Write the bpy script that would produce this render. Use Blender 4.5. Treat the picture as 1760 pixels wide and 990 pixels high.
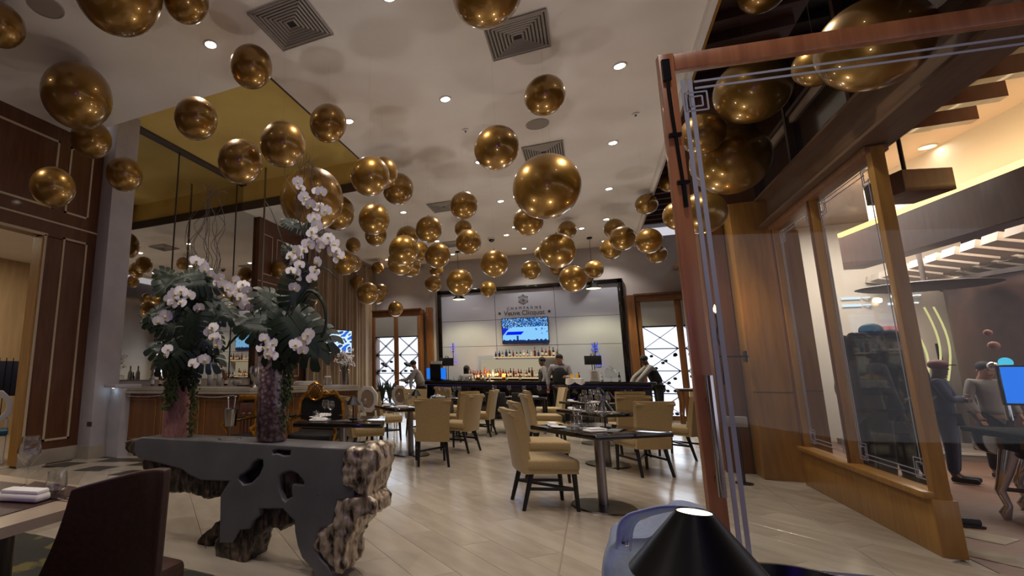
import bpy, bmesh, math, random
from mathutils import Vector, Matrix, noise
random.seed(7)
PI = math.pi
S = bpy.context.scene
COL = S.collection
for o in list(bpy.data.objects): bpy.data.objects.remove(o)

# ------------------------------------------------------------ camera, world, exposure
FPX, PX0, PY0 = 835.19, 617.9, 495.0
PIT, YAW, HC = math.radians(9.7333), math.radians(25.3373), 1.32
cd = bpy.data.cameras.new('camera'); cam = bpy.data.objects.new('camera', cd); COL.objects.link(cam)
cd.sensor_fit = 'HORIZONTAL'; cd.sensor_width = 36.0; cd.lens = FPX/1760*36; cd.shift_x = (880-PX0)/1760
cd.clip_start = .05; cd.clip_end = 100
cam.location = (0, 0, HC); cam.rotation_euler = (PI/2+PIT, 0, YAW)
S.camera = cam
W = bpy.data.worlds.new('world'); S.world = W; W.use_nodes = True
W.node_tree.nodes['Background'].inputs[0].default_value = (.58, .56, .62, 1)
W.node_tree.nodes['Background'].inputs[1].default_value = 1.0
S.view_settings.view_transform = 'Standard'; S.view_settings.look = 'None'
S.cycles.transparent_max_bounces = 32
S.view_settings.gamma = 1; S.view_settings.exposure = 0.12
SPOT_W, WARM = 118.0, (1, .91, .82)

_F = Vector((-math.sin(YAW)*math.cos(PIT), math.cos(YAW)*math.cos(PIT), math.sin(PIT)))
_R = Vector((math.cos(YAW), math.sin(YAW), 0)); _U = _R.cross(_F); _C = Vector((0, 0, HC))
def ray(px, py): return _F*FPX + _R*(px-PX0) + _U*(PY0-py)
def Pz(px, py, z): d = ray(px, py); return _C + d*((z-HC)/d.z)
def Py(px, py, y): d = ray(px, py); return _C + d*(y/d.y)
def Px(px, py, x): d = ray(px, py); return _C + d*(x/d.x)

# ------------------------------------------------------------ materials
def lin(h):
    c = [int(h[i:i+2], 16)/255 for i in (0, 2, 4)]
    return tuple((v/12.92 if v <= .04045 else ((v+.055)/1.055)**2.4) for v in c) + (1,)
M = {}
def mat(name, col, rough=.5, metal=0, col2=None, scale=4, stretch=(1, 1, 1), bump=0, coat=0, emit=None, es=0, detail=6, mid=(.35, .65), trans=0, spec=.5, ntype='noise', sheen=0):
    m = bpy.data.materials.new(name); m.use_nodes = True; nt = m.node_tree; b = nt.nodes['Principled BSDF']
    b.inputs['Base Color'].default_value = lin(col) if isinstance(col, str) else col
    b.inputs['Roughness'].default_value = rough; b.inputs['Metallic'].default_value = metal
    b.inputs['Coat Weight'].default_value = coat; b.inputs['Coat Roughness'].default_value = .06
    b.inputs['Transmission Weight'].default_value = trans; b.inputs['Specular IOR Level'].default_value = spec
    b.inputs['Sheen Weight'].default_value = sheen
    if emit:
        b.inputs['Emission Color'].default_value = lin(emit) if isinstance(emit, str) else emit
        b.inputs['Emission Strength'].default_value = es
    if col2 or bump:
        tc = nt.nodes.new('ShaderNodeTexCoord'); mp = nt.nodes.new('ShaderNodeMapping'); mp.inputs['Scale'].default_value = stretch
        nt.links.new(tc.outputs['Object'], mp.inputs[0])
        if ntype == 'wave':
            n = nt.nodes.new('ShaderNodeTexWave'); n.inputs['Scale'].default_value = scale; n.inputs['Distortion'].default_value = 9; n.inputs['Detail'].default_value = 3
        elif ntype == 'voronoi':
            n = nt.nodes.new('ShaderNodeTexVoronoi'); n.inputs['Scale'].default_value = scale
        else:
            n = nt.nodes.new('ShaderNodeTexNoise'); n.inputs['Scale'].default_value = scale; n.inputs['Detail'].default_value = detail
        nt.links.new(mp.outputs[0], n.inputs['Vector'])
        fac = n.outputs['Distance'] if ntype == 'voronoi' else n.outputs[1] if ntype == 'wave' else n.outputs[0]
        if col2:
            r = nt.nodes.new('ShaderNodeValToRGB'); r.color_ramp.elements[0].position = mid[0]; r.color_ramp.elements[1].position = mid[1]
            r.color_ramp.elements[0].color = lin(col); r.color_ramp.elements[1].color = lin(col2)
            nt.links.new(fac, r.inputs[0]); nt.links.new(r.outputs[0], b.inputs['Base Color'])
        if bump:
            bp = nt.nodes.new('ShaderNodeBump'); bp.inputs['Strength'].default_value = bump; bp.inputs['Distance'].default_value = .02
            nt.links.new(fac, bp.inputs['Height']); nt.links.new(bp.outputs[0], b.inputs['Normal'])
    M[name] = m; return m
def emis(name, col, s):
    m = bpy.data.materials.new(name); m.use_nodes = True; nt = m.node_tree; nt.nodes.clear()
    e = nt.nodes.new('ShaderNodeEmission'); e.inputs[0].default_value = lin(col); e.inputs[1].default_value = s
    o = nt.nodes.new('ShaderNodeOutputMaterial'); nt.links.new(e.outputs[0], o.inputs[0]); M[name] = m; return m
def glassm(name, tint=(.93, .95, .95, 1), refl=1.0, rough=.01, ior=1.5, base=0.0):
    m = bpy.data.materials.new(name); m.use_nodes = True; nt = m.node_tree; nt.nodes.clear()
    t = nt.nodes.new('ShaderNodeBsdfTransparent'); t.inputs[0].default_value = tint
    g = nt.nodes.new('ShaderNodeBsdfGlossy'); g.inputs['Roughness'].default_value = rough
    lw = nt.nodes.new('ShaderNodeLayerWeight'); lw.inputs[0].default_value = .5
    f = nt.nodes.new('ShaderNodeMath'); f.operation = 'POWER'; f.inputs[1].default_value = 3.5; nt.links.new(lw.outputs['Facing'], f.inputs[0])
    k = nt.nodes.new('ShaderNodeMath'); k.operation = 'MULTIPLY_ADD'; k.inputs[1].default_value = refl; k.inputs[2].default_value = base
    x = nt.nodes.new('ShaderNodeMixShader'); o = nt.nodes.new('ShaderNodeOutputMaterial')
    nt.links.new(f.outputs[0], k.inputs[0]); nt.links.new(k.outputs[0], x.inputs[0]); nt.links.new(t.outputs[0], x.inputs[1]); nt.links.new(g.outputs[0], x.inputs[2]); nt.links.new(x.outputs[0], o.inputs[0])
    M[name] = m; return m
def vcolm(name, s):
    m = bpy.data.materials.new(name); m.use_nodes = True; nt = m.node_tree; nt.nodes.clear()
    a = nt.nodes.new('ShaderNodeVertexColor'); a.layer_name = 'Col'; e = nt.nodes.new('ShaderNodeEmission'); e.inputs[1].default_value = s
    o = nt.nodes.new('ShaderNodeOutputMaterial'); nt.links.new(a.outputs[0], e.inputs[0]); nt.links.new(e.outputs[0], o.inputs[0]); M[name] = m; return m
mat('ceiling', 'e4ded6', .9, col2='dcd5cc', scale=1.2, bump=.02)
mat('tan_paint', 'dcc070', .75, col2='d2b566', scale=1)
mat('grey_paint', 'a9a2a0', .85, col2='a19a98', scale=2)
mat('column_grey', 'b3afb4', .8, col2='a8a4aa', scale=3)
mat('dark_trim', '4a3f3a', .6)
mat('wood_panel', '603a24', .38, col2='4e2c1b', scale=3, stretch=(6, 6, .8), bump=.04, coat=.15)
mat('wood_honey', 'a5762f', .4, col2='926627', scale=3, stretch=(7, 7, .7), bump=.03, coat=.15)
mat('wood_brown', '7a4f2c', .42, col2='694224', scale=3, stretch=(6, 6, .7), bump=.03)
mat('wood_red', '96603f', .35, col2='7f4d33', scale=3, stretch=(8, 8, .6), coat=.2)
mat('wood_beam', '5c4029', .5, col2='4b3320', scale=3, stretch=(6, .7, 6)); mat('wood_dark', '2e1810', .5, col2='3d2216', scale=4, stretch=(1, 8, 1))
mat('white_trim', 'b9a78e', .5)
mat('marble', 'a39a8c', .3, col2='93897c', scale=3)
mat('tile', 'aa9f90', .17, col2='9c9081', scale=2.5, stretch=(1, 3, 1), spec=.6)
mat('tile_b', 'a39888', .2, col2='b0a596', scale=2, stretch=(1, 3, 1), spec=.6)
mat('grout', '85786a', .5)
mat('checker_dark', '3c3833', .35); mat('checker_mid', '7c766a', .35)
mat('carpet', '35332c', .95, col2='6b6038', scale=3.2, mid=(.56, .6), bump=.2)
mat('casino_floor', '7a5c4c', .6, col2='6b4f40', scale=4, stretch=(1, 6, 1))
mat('fabric', 'a38a5c', .75, col2='977f53', scale=60, bump=.08, sheen=.2)
mat('black_wood', '0e0c0d', .35); mat('black_gloss', '0b090a', .08, coat=.5)
mat('steel', '8b8784', .3, 1); mat('steel_dark', '57504c', .28, 1); mat('chrome', 'c8c8d0', .1, 1)
mat('black_metal', '0c0c0e', .35, .5); mat('black_cloth', '060607', .95, spec=.1); mat('black_matte', '101013', .6)
mat('gold_balloon', '926c2a', .32, .72, coat=1.0); M['gold_balloon'].node_tree.nodes['Principled BSDF'].inputs['Coat Roughness'].default_value = .04
mat('balloon_knot', '5a3c12', .4, .6)
mat('gold_leaf', 'b58232', .3, .85, col2='8a5a1c', scale=30, bump=.1)
mat('grille', '8f857a', .6); mat('grille_dark', '2e2925', .8); mat('vent_metal', '9b9389', .6)
mat('white_plastic', 'd8d4cc', .4); mat('white_cloth', 'dcd8d4', .8, bump=.1, scale=40)
mat('white_glass_board', 'a0a3b2', .12, col2='9b9eac', scale=1, spec=.6)
mat('print_dark', '2d2b2c', .5); mat('screen_dark', '08080c', .15)
mat('curtain', '8a745c', .8, col2='7a6550', scale=20, stretch=(1, 1, .1), sheen=.3)
mat('leaf_dark', '0b1c0d', .45, col2='132814', scale=8, coat=.05); mat('leaf_mid', '1c3019', .45, col2='122214', scale=8)
mat('stem', '3a4a22', .6); mat('willow', '3a2620', .6); mat('orchid', 'e6e0e4', .5); mat('orchid_lip', 'd9c66a', .5)
mat('amaranth', '45522a', .8, col2='5c6a36', scale=40)
mat('vase_pink', 'a5756a', .75, col2='8d6058', scale=26, stretch=(4, 4, 1), bump=.25)
mat('shells', 'c9aea6', .5, col2='8a6f6a', scale=30, bump=.8, ntype='voronoi')
mat('concrete_dark', '545253', .4, col2='626060', scale=3, bump=.03, coat=.1)
mat('root', '1f1813', .42, .25, col2='7c6a55', scale=11, stretch=(2.4, 2.4, .7), bump=.8, mid=(.42, .72), detail=9); mat('root_silver', '33281f', .3, .5, col2='c9b8a2', scale=11, stretch=(2.0, 2.0, .8), bump=.7, mid=(.36, .58), detail=9)
mat('root_black', '0b0a09', .6, col2='1c1713', scale=9, bump=.6)
mat('leather_brown', '3a1c10', .45, col2='2c140c', scale=50, bump=.05)
mat('leather_blue', '8d9bb8', .5, col2='8291b0', scale=60, bump=.05)
mat('skin_dark', '4a2e22', .55); mat('skin_mid', '8a5f48', .55); mat('hair', '0d0a09', .8, bump=.4, scale=60)
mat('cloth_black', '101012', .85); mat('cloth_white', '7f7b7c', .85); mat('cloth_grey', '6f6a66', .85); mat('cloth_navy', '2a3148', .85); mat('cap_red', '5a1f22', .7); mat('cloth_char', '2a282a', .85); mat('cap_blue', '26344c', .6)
mat('stone_beige', 'a08e7a', .3, col2='937f6b', scale=3)
mat('paper', 'cfc8c4', .7); mat('juice', 'd9a73a', .3, emit='d9a73a', es=.05)
mat('bottle_green', '12180f', .15); mat('bottle_amber', '6b2f10', .15, trans=.2); mat('bottle_clear', '9a9a96', .12); mat('bottle_blue', '1c2a5a', .15); mat('bottle_red', '5a1410', .2); mat('bottle_white', 'd8d6d2', .35); mat('label_cream', 'c9bfa8', .6)
mat('beige_wall', 'b59b78', .8, col2='a78e6d', scale=9, stretch=(1, 1, .15)); mat('teal_cloth', '1d4a66', .7)
mat('casino_white', 'b7a99a', .7); mat('drum', '4a2c20', .5, col2='3a2118', scale=6); mat('dark_glass', '0a0c12', .08, coat=.4)
mat('ice_silver', 'a3a09c', .2, 1); mat('casino_ceil', '9a8474', .85); mat('bead', 'cfd0dc', .15, .8)
mat('etched', '8f8f9c', .5)
mat('wine_cab_panel', '9a9a98', .6)
emis('lamp_disc', 'fff3dc', 45); emis('lamp_disc_low', 'ffe9c8', 4); emis('cove', 'ffc877', 3.2); emis('wine_back', 'e4ecff', 1.5); emis('flame', 'ffb070', 14)
emis('blue_led', '2a50f0', .9); emis('strip_led', '5a50c8', .22); emis('blue_screen', '1f74e8', 1.0); emis('pend_glow', 'fff0b0', 3.5); emis('purple_led', '6a50ff', 1.5); emis('orange_glow', 'ff8a30', 5); emis('amber_glow', 'ffd9a0', .6)
emis('purple_globe', '6a3cff', 42); emis('slot_a', 'e0d890', .9); emis('slot_b', '4ac0e0', 1.0); emis('slot_c', 'e07060', .8); emis('warm_glass', 'e8d8b8', .42); emis('white_text', 'e8f4ff', 1.3); emis('green_sign', '90b0a0', .5)
glassm('glass_clear', refl=.22, base=.025); glassm('glass_ware', (.95, .955, .96, 1), refl=1.2, base=.09); glassm('glass_vase', (.88, .86, .88, 1), refl=.4, base=.03)
m = mat('mirror', 'c9c6c0', .02, 1)
vcolm('tv_picture', 1.15)

# ------------------------------------------------------------ mesh builder
class MB:
    def __init__(s): s.bm = bmesh.new(); s.mi = 0
    def _mark(s, vs):
        fs = set(f for v in vs for f in v.link_faces)
        for f in fs: f.material_index = s.mi
    def box(s, c, d, rz=0, rx=0, ry=0, bev=0, seg=2):
        r = bmesh.ops.create_cube(s.bm, size=1)
        Mx = Matrix.Translation(c) @ Matrix.Rotation(rz, 4, 'Z') @ Matrix.Rotation(ry, 4, 'Y') @ Matrix.Rotation(rx, 4, 'X') @ Matrix.Diagonal((d[0], d[1], d[2], 1))
        bmesh.ops.transform(s.bm, matrix=Mx, verts=r['verts']); vs = r['verts']
        if bev:
            es = list(set(e for v in vs for e in v.link_edges))
            q = bmesh.ops.bevel(s.bm, geom=es, offset=bev, segments=seg, profile=.5, affect='EDGES'); vs = q['verts']
        s._mark(vs); return s
    def bar(s, a, b, w, h=None, up=(0, 0, 1), bev=0):
        a, b = Vector(a), Vector(b); h = h or w; d = b-a; z = d.normalized(); u = Vector(up)
        if abs(z.dot(u)) > .98: u = Vector((1, 0, 0))
        x = u.cross(z).normalized(); y = z.cross(x)
        r = bmesh.ops.create_cube(s.bm, size=1)
        Mx = Matrix.Translation((a+b)/2) @ Matrix((x, y, z)).transposed().to_4x4() @ Matrix.Diagonal((w, h, d.length, 1))
        bmesh.ops.transform(s.bm, matrix=Mx, verts=r['verts']); s._mark(r['verts']); return s
    def cyl(s, a, b, r0, r1=None, n=12, caps=True):
        a, b = Vector(a), Vector(b); r1 = r0 if r1 is None else r1; d = b-a
        q = bmesh.ops.create_cone(s.bm, cap_ends=caps, segments=n, radius1=max(r0, 1e-5), radius2=max(r1, 1e-5), depth=d.length)
        Mx = Matrix.Translation((a+b)/2) @ d.to_track_quat('Z', 'Y').to_matrix().to_4x4()
        bmesh.ops.transform(s.bm, matrix=Mx, verts=q['verts']); s._mark(q['verts']); return s
    def sph(s, c, r, n=12, m=8, sc=(1, 1, 1)):
        q = bmesh.ops.create_uvsphere(s.bm, u_segments=n, v_segments=m, radius=r)
        bmesh.ops.transform(s.bm, matrix=Matrix.Translation(c) @ Matrix.Diagonal((*sc, 1)), verts=q['verts']); s._mark(q['verts']); return s
    def lathe(s, prof, c=(0, 0, 0), n=20):
        c = Vector(c); rings = []
        for r, z in prof:
            if r < 1e-6: rings.append([s.bm.verts.new(c+Vector((0, 0, z)))])
            else: rings.append([s.bm.verts.new(c+Vector((r*math.cos(2*PI*i/n), r*math.sin(2*PI*i/n), z))) for i in range(n)])
        for A, B in zip(rings, rings[1:]):
            for i in range(n):
                j = (i+1) % n
                vs = [A[i % len(A)], A[j % len(A)], B[j % len(B)], B[i % len(B)]]
                u = []
                for v in vs:
                    if v not in u: u.append(v)
                if len(u) >= 3:
                    try: s.bm.faces.new(u).material_index = s.mi
                    except ValueError: pass
        return s
    def tube(s, pts, r, n=8):
        pts = [Vector(p) for p in pts]; rs = r if isinstance(r, (list, tuple)) else [r]*len(pts); rings = []; x = None
        for i, p in enumerate(pts):
            t = (pts[min(i+1, len(pts)-1)]-pts[max(i-1, 0)]).normalized()
            if x is None:
                x = t.cross(Vector((0, 0, 1)));  x = x if x.length > .1 else t.cross(Vector((1, 0, 0)))
            x = (x - t*x.dot(t)).normalized(); y = t.cross(x)
            rings.append([s.bm.verts.new(p+(x*math.cos(2*PI*k/n)+y*math.sin(2*PI*k/n))*rs[i]) for k in range(n)])
        for A, B in zip(rings, rings[1:]):
            for k in range(n): s.bm.faces.new((A[k], A[(k+1) % n], B[(k+1) % n], B[k])).material_index = s.mi
        for R_ in (rings[0], rings[-1]):
            try: s.bm.faces.new(R_).material_index = s.mi
            except ValueError: pass
        return s
    def poly(s, pts):
        s.bm.faces.new([s.bm.verts.new(p) for p in pts]).material_index = s.mi; return s
    def prism(s, pts, off):
        off = Vector(off); a = [s.bm.verts.new(Vector(p)) for p in pts]; b = [s.bm.verts.new(Vector(p)+off) for p in pts]; n = len(a)
        fs = [s.bm.faces.new(a), s.bm.faces.new(b[::-1])]
        for i in range(n): fs.append(s.bm.faces.new((a[i], a[(i+1) % n], b[(i+1) % n], b[i])))
        for f in fs: f.material_index = s.mi
        bmesh.ops.recalc_face_normals(s.bm, faces=fs); return s
    def grid(s, fn, nu, nv):
        g = [[s.bm.verts.new(fn(i/nu, j/nv)) for j in range(nv+1)] for i in range(nu+1)]
        for i in range(nu):
            for j in range(nv): s.bm.faces.new((g[i][j], g[i+1][j], g[i+1][j+1], g[i][j+1])).material_index = s.mi
        return s
    def mesh(s, name, mats, smooth=False):
        me = bpy.data.meshes.new(name); bmesh.ops.recalc_face_normals(s.bm, faces=s.bm.faces) if smooth != 'keep' else None
        s.bm.to_mesh(me); s.bm.free()
        for q in (mats if isinstance(mats, (list, tuple)) else [mats]): me.materials.append(M[q])
        if smooth:
            me.polygons.foreach_set('use_smooth', [True]*len(me.polygons))
            if smooth == 'auto': me.set_sharp_from_angle(angle=math.radians(38))
        me.update(); return me
    def build(s, name, mats, parent=None, smooth='auto', loc=None):
        o = bpy.data.objects.new(name, s.mesh(name, mats, smooth)); COL.objects.link(o); o.parent = parent
        if loc is not None: o.location = loc
        return o
def inst(name, me, parent=None, loc=(0, 0, 0), rot=(0, 0, 0), sc=(1, 1, 1)):
    o = bpy.data.objects.new(name, me); COL.objects.link(o); o.parent = parent; o.location = loc; o.rotation_euler = rot; o.scale = sc; return o
def tag(o, label=None, cat=None, group=None, kind=None):
    if label: o['label'] = label
    if cat: o['category'] = cat
    if group: o['group'] = group
    if kind: o['kind'] = kind
    return o
def thing(name, label, cat, loc=(0, 0, 0), rz=0, group=None, sc=1):
    o = bpy.data.objects.new(name, None); COL.objects.link(o); o.location = loc; o.rotation_euler = (0, 0, rz); o.scale = (sc, sc, sc); o.empty_display_size = .05
    return tag(o, label, cat, group)
KIDS = {}
def dup(root, loc, rz=0, label=None, group=None, sc=1):
    r = root.copy(); COL.objects.link(r); r.location = loc; r.rotation_euler = (0, 0, rz); r.scale = (sc, sc, sc)
    if label: r['label'] = label
    if group: r['group'] = group
    if root.name not in KIDS: KIDS[root.name] = [(c, list(c.children)) for c in root.children]
    for c, gs in KIDS[root.name]:
        k = c.copy(); COL.objects.link(k); k.parent = r
        for g in gs:
            q = g.copy(); COL.objects.link(q); q.parent = k
    return r
def struct(o): o['kind'] = 'structure'; return o
def part(mb, name, mats, parent, smooth='auto', label=None):
    o = mb.build(name, mats, parent, smooth)
    if label: o['label'] = label
    return o
def curve_fill(name, loops, depth, m, parent, bevel=0):
    """loops of (x,z) in local coords -> plate in the XZ plane, depth along +Y"""
    cu = bpy.data.curves.new(name, 'CURVE'); cu.dimensions = '2D'; cu.fill_mode = 'BOTH'; cu.extrude = depth/2-bevel; cu.bevel_depth = bevel
    for lp in loops:
        sp = cu.splines.new('POLY'); sp.points.add(len(lp)-1); sp.use_cyclic_u = True
        for p, q in zip(sp.points, lp): p.co = (q[0], q[1], 0, 1)
    t = bpy.data.objects.new('t', cu); COL.objects.link(t); bpy.context.view_layer.update()
    me = bpy.data.meshes.new_from_object(t.evaluated_get(bpy.context.evaluated_depsgraph_get())); bpy.data.objects.remove(t)
    me.transform(Matrix.Translation((0, depth/2, 0)) @ Matrix.Rotation(PI/2, 4, 'X')); me.materials.clear(); me.materials.append(M[m]); me.name = name
    o = bpy.data.objects.new(name, me); COL.objects.link(o); o.parent = parent; return o
def _text_mesh(txt, size, depth):
    cu = bpy.data.curves.new('letter', 'FONT'); cu.body = txt; cu.size = size; cu.extrude = depth; cu.resolution_u = 3
    t = bpy.data.objects.new('t', cu); COL.objects.link(t); bpy.context.view_layer.update()
    me = bpy.data.meshes.new_from_object(t.evaluated_get(bpy.context.evaluated_depsgraph_get())); bpy.data.objects.remove(t); return me
def _right(me): return max((v.co.x for v in me.vertices), default=0)
def text_obj(name, txt, size, m, loc, rot, parent, sx=1, depth=.003, fat=0):
    """each letter its own little object, centred on loc; sx spreads the letters"""
    xs_ = []; ms = []
    for i, ch in enumerate(txt):
        full = _text_mesh(txt[:i+1], size, depth); one = _text_mesh(ch, size, depth) if ch != ' ' else None
        if one: xs_.append((_right(full)-_right(one))*sx); ms.append(one); w = xs_[-1]+_right(one)
    for x, me in zip(xs_, ms):
        me.materials.clear(); me.materials.append(M[m]); me.name = 'letter'
        inst('letter', me, parent, (loc[0]+x-w/2, loc[1], loc[2]-size*.35), rot)

# ------------------------------------------------------------ the setting
ZC, XL, YB, XR = 5.1, -7.3, 16.3, 2.24
fl = struct(MB().box((-2.5, 4.5, -.06), (20, 26, .1)).build('floor', 'grout'))
# diagonal stone planks, one object each (nearest 300), joined beyond
pm = MB().box((0, 0, 0), (1.197, .297, .012), bev=.001, seg=1).mesh('stone_plank', 'tile')
pm2 = pm.copy(); pm2.materials.clear(); pm2.materials.append(M['tile_b'])
ca = math.radians(-42); dx = Vector((math.cos(ca), math.sin(ca), 0)); dy = Vector((-math.sin(ca), math.cos(ca), 0))
spots = []
for j in range(-70, 90):
    for i in range(-16, 24):
        p = dx*(i*1.2+(j % 3)*.4)+dy*(j*.3)
        if -7.2 < p.x < 2.6 and 2.1 < p.y < 16.4 and not (p.y < 2.8 and p.x < -1): spots.append(p)
spots.sort(key=lambda p: p.y*.9-p.x*.2)
for k, p in enumerate(spots[:300]):
    inst('stone_plank', pm if random.random() < .6 else pm2, fl, (p.x, p.y, -.004), (0, 0, ca))
mb = MB()
for p in spots[300:]: mb.box((p.x, p.y, -.004), (1.197, .297, .012), rz=ca)
tag(mb.build('stone_plank', 'tile', fl), kind='stuff')
mb = MB()
for x in (-.3, 1.7, -4.6): mb.box((x, 9.3, .0026), (.012, 13.6, .002))
mb.build('floor_joint', 'grout', fl)
mb = MB().box((-1.5, 2.89, -.005), (5.5, .34, .018)); mb.build('stone_border', 'tile_b', fl)
mb = MB().box((-4.4, 2.83, -.0045), (.3, .44, .0185)).build('border_block', 'tile', fl)
struct(MB().box((-4.5, 1.2, .0), (8, 3.0, .016)).build('trim_5', 'carpet'))['label'] = 'dark patterned carpet in the near left corner'
# tumbling strip pattern near the left wall
mb = MB(); dk = MB()
for r in range(5):
    for k in range(9):
        x0 = -7.1+r*.34; y0 = 4.55+k*.36+(r % 2)*.18
        (mb if (r+k) % 2 else dk).prism([(x0, y0, .003), (x0+.34, y0+.12, .003), (x0+.34, y0+.48, .003), (x0, y0+.36, .003)], (0, 0, .003))
a = mb.build('inlay_light', 'tile_b', fl); b = dk.build('inlay_dark', 'checker_dark', fl); a['kind'] = b['kind'] = 'stuff'

# left panelled wall with a doorway (Y < 4.35, z < 3.33)
mb = MB(); mb.box((XL-.1, 4.78, 1.67), (.2, .86, 3.34)); mb.box((XL-.1, 1.6, 4.22), (.2, 7.2, 1.78)); mb.box((XL-.1, 1.0, 1.67), (.2, 4.0, 3.34))
wl = struct(mb.build('wall_left', 'wood_panel'))
def frame(y0, y1, z0, z1, w=.03, n='panel_trim'):
    for a, b in (((y0, z0), (y1, z0)), ((y0, z1), (y1, z1)), ((y0, z0), (y0, z1)), ((y1, z0), (y1, z1))):
        MB().box((XL+.006, (a[0]+b[0])/2, (a[1]+b[1])/2), (.014, abs(b[0]-a[0])+w, abs(b[1]-a[1])+w)).build(n, 'white_trim', wl)
frame(1.9, 4.42, 3.79, 4.86); frame(4.63, 5.0, 3.78, 4.85); frame(4.66, 5.03, .33, 3.36)
MB().box((XL+.006, 2.6, 3.57), (.014, 5.2, .025)).build('panel_trim', 'white_trim', wl)
MB().box((XL+.008, 4.37, 1.75), (.018, .04, 3.2)).build('door_frame', 'white_trim', wl); MB().box((XL+.008, 3.6, 3.35), (.018, 1.6, .04)).build('door_frame', 'white_trim', wl)
MB().box((XL-.1, 4.335, 1.67), (.22, .02, 3.3)).build('door_jamb', 'wood_honey', wl)
struct(MB().box((XL+.02, 4.8, .1), (.05, .95, .2), bev=.006).build('baseboard_left', 'marble'))
# room beyond the doorway
struct(MB().box((-11.3, 5.5, 2.2), (.1, 9, 4.6)).build('wall_far_left', 'beige_wall'))
struct(MB().box((-9.4, 7.4, 2.2), (4, .1, 4.6)).build('wall_side_room', 'beige_wall'))
struct(MB().box((-9.4, 4.0, 3.75), (3.9, 7, .08)).build('ceiling_side_room', 'ceiling'))
struct(MB().box((-9.6, 4.2, -.03), (4.2, 8, .05)).build('floor_side_room', 'tile_b'))

# ceiling with the recessed ochre tray
mb = MB(); TX0, TX1, TY0, TY1 = XL, -3.52, 4.72, 8.85
for x0, x1, y0, y1 in ((XL-.2, 1.4, -8, TY0), (TX1, 1.4, TY0, TY1), (XL-.2, 1.4, TY1, YB+.2)):
    mb.box(((x0+x1)/2, (y0+y1)/2, ZC+.05), (x1-x0, y1-y0, .1))
ce = struct(mb.build('ceiling', 'ceiling'))
mb = MB(); mb.box(((TX0+TX1)/2, (TY0+TY1)/2, 5.82), (TX1-TX0+.3, TY1-TY0+.3, .1)); mb.build('tray_top', 'tan_paint', ce)
mb = MB(); zz = (ZC+5.8)/2; h = 5.8-ZC
mb.box((TX1+.05, (TY0+TY1)/2, zz+.05), (.1, TY1-TY0+.2, h)); mb.box(((TX0+TX1)/2, TY0-.05, zz+.05), (TX1-TX0, .1, h)); mb.box(((TX0+TX1)/2, TY1+.05, zz+.05), (TX1-TX0, .1, h))
mb.build('tray_side', 'tan_paint', ce)
mb = MB(); mb.box(((TX0+TX1)/2, TY1-.012, ZC+.09), (TX1-TX0, .03, .2)); mb.box((TX1-.012, (TY0+TY1)/2, ZC+.03), (.03, TY1-TY0, .07)); mb.build('tray_trim', 'dark_trim', ce)
struct(MB().box((-2.4, -8, 2.6), (10.6, .2, 5.3)).build('wall_front', 'wood_brown'))
struct(MB().box((XL-.1, -5.0, 2.6), (.2, 6, 5.2)).build('wall_left_front', 'grey_paint'))
struct(MB().box((2.5, -4.6, 2.6), (.2, 7, 5.2)).build('wall_right_front', 'wood_brown'))
# back wall
struct(MB().box((-2.4, YB+.1, 2.6), (10.6, .2, 5.3)).build('wall_back', 'grey_paint'))
# wall beyond the mirror (wood panels, then curtain)
mb = MB(); mb.box((XL-.1, 8.9, 3), (.2, 7.2, 6)); mb.box((XL-.1, 14.4, 2.6), (.2, 4.2, 5.2)); wm = struct(mb.build('wall_mirror', 'grey_paint'))
mb = MB(); mb.box((XL+.06, 10.45, 2.55), (.12, 2.1, 5.1)); wp = mb.build('wood_cladding', 'wood_panel', wm)
for y0, y1, z0, z1 in ((9.55, 9.95, 3.7, 4.7), (9.55, 9.95, 1.2, 3.3), (10.15, 11.3, 3.7, 4.7), (10.15, 11.3, 1.2, 3.3)):
    mb = MB()
    for a, b in (((y0, z0), (y1, z0)), ((y0, z1), (y1, z1)), ((y0, z0), (y0, z1)), ((y1, z0), (y1, z1))):
        mb.box((XL+.126, (a[0]+b[0])/2, (a[1]+b[1])/2), (.012, abs(b[0]-a[0])+.022, abs(b[1]-a[1])+.022))
    mb.build('cladding_trim', 'white_trim', wm)
MB().box((XL+.126, 10.45, 3.5), (.012, 2.1, .022)).build('cladding_trim', 'white_trim', wm)
# grey column at the end of the panelled wall
cl = struct(MB().box((-7.2, 5.42, 2.9), (.36, .44, 5.8), bev=.01).build('trim_1', 'column_grey')); cl['label'] = 'grey column between panelled wall and mirror'
MB().box((-7.2, 5.42, .1), (.4, .48, .2)).build('plinth', 'marble', cl)
MB().box((-7.06, 5.2, .52), (.1, .012, .07)).build('socket_plate', 'dark_trim', cl)

# right: pier, glazed wall, beam, clerestory, dark timber ceiling
pr_ = thing('wood_pier', 'tall honey wooden pier at the far end of the glazed wall, beside the candle sconce', 'pier', (0, 0, 0)); 
part(MB().box((2.03, 8.2, 1.78), (.42, .7, 3.56), bev=.01), 'pier_body', 'wood_honey', pr_)
part(MB().box((2.03, 7.846, 1.06), (.42, .004, .008)), 'joint_line', 'wood_dark', pr_)
part(MB().box((1.66, 8.45, 1.78), (.3, .5, 3.56), bev=.01), 'side_panel', 'wood_brown', pr_)
part(MB().box((1.44, 8.75, 1.78), (.1, .3, 3.56), bev=.01), 'side_panel', 'wood_honey', pr_)
mb = MB(); mb.box((3.5, 14.0, 2.6), (.2, 5.0, 5.2)); mb.box((2.72, 10.15, 2.6), (.1, 2.8, 5.2)); mb.box((3.1, 11.5, 2.6), (.85, .1, 5.2)); wr = struct(mb.build('wall_right', 'grey_paint'))
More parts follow.
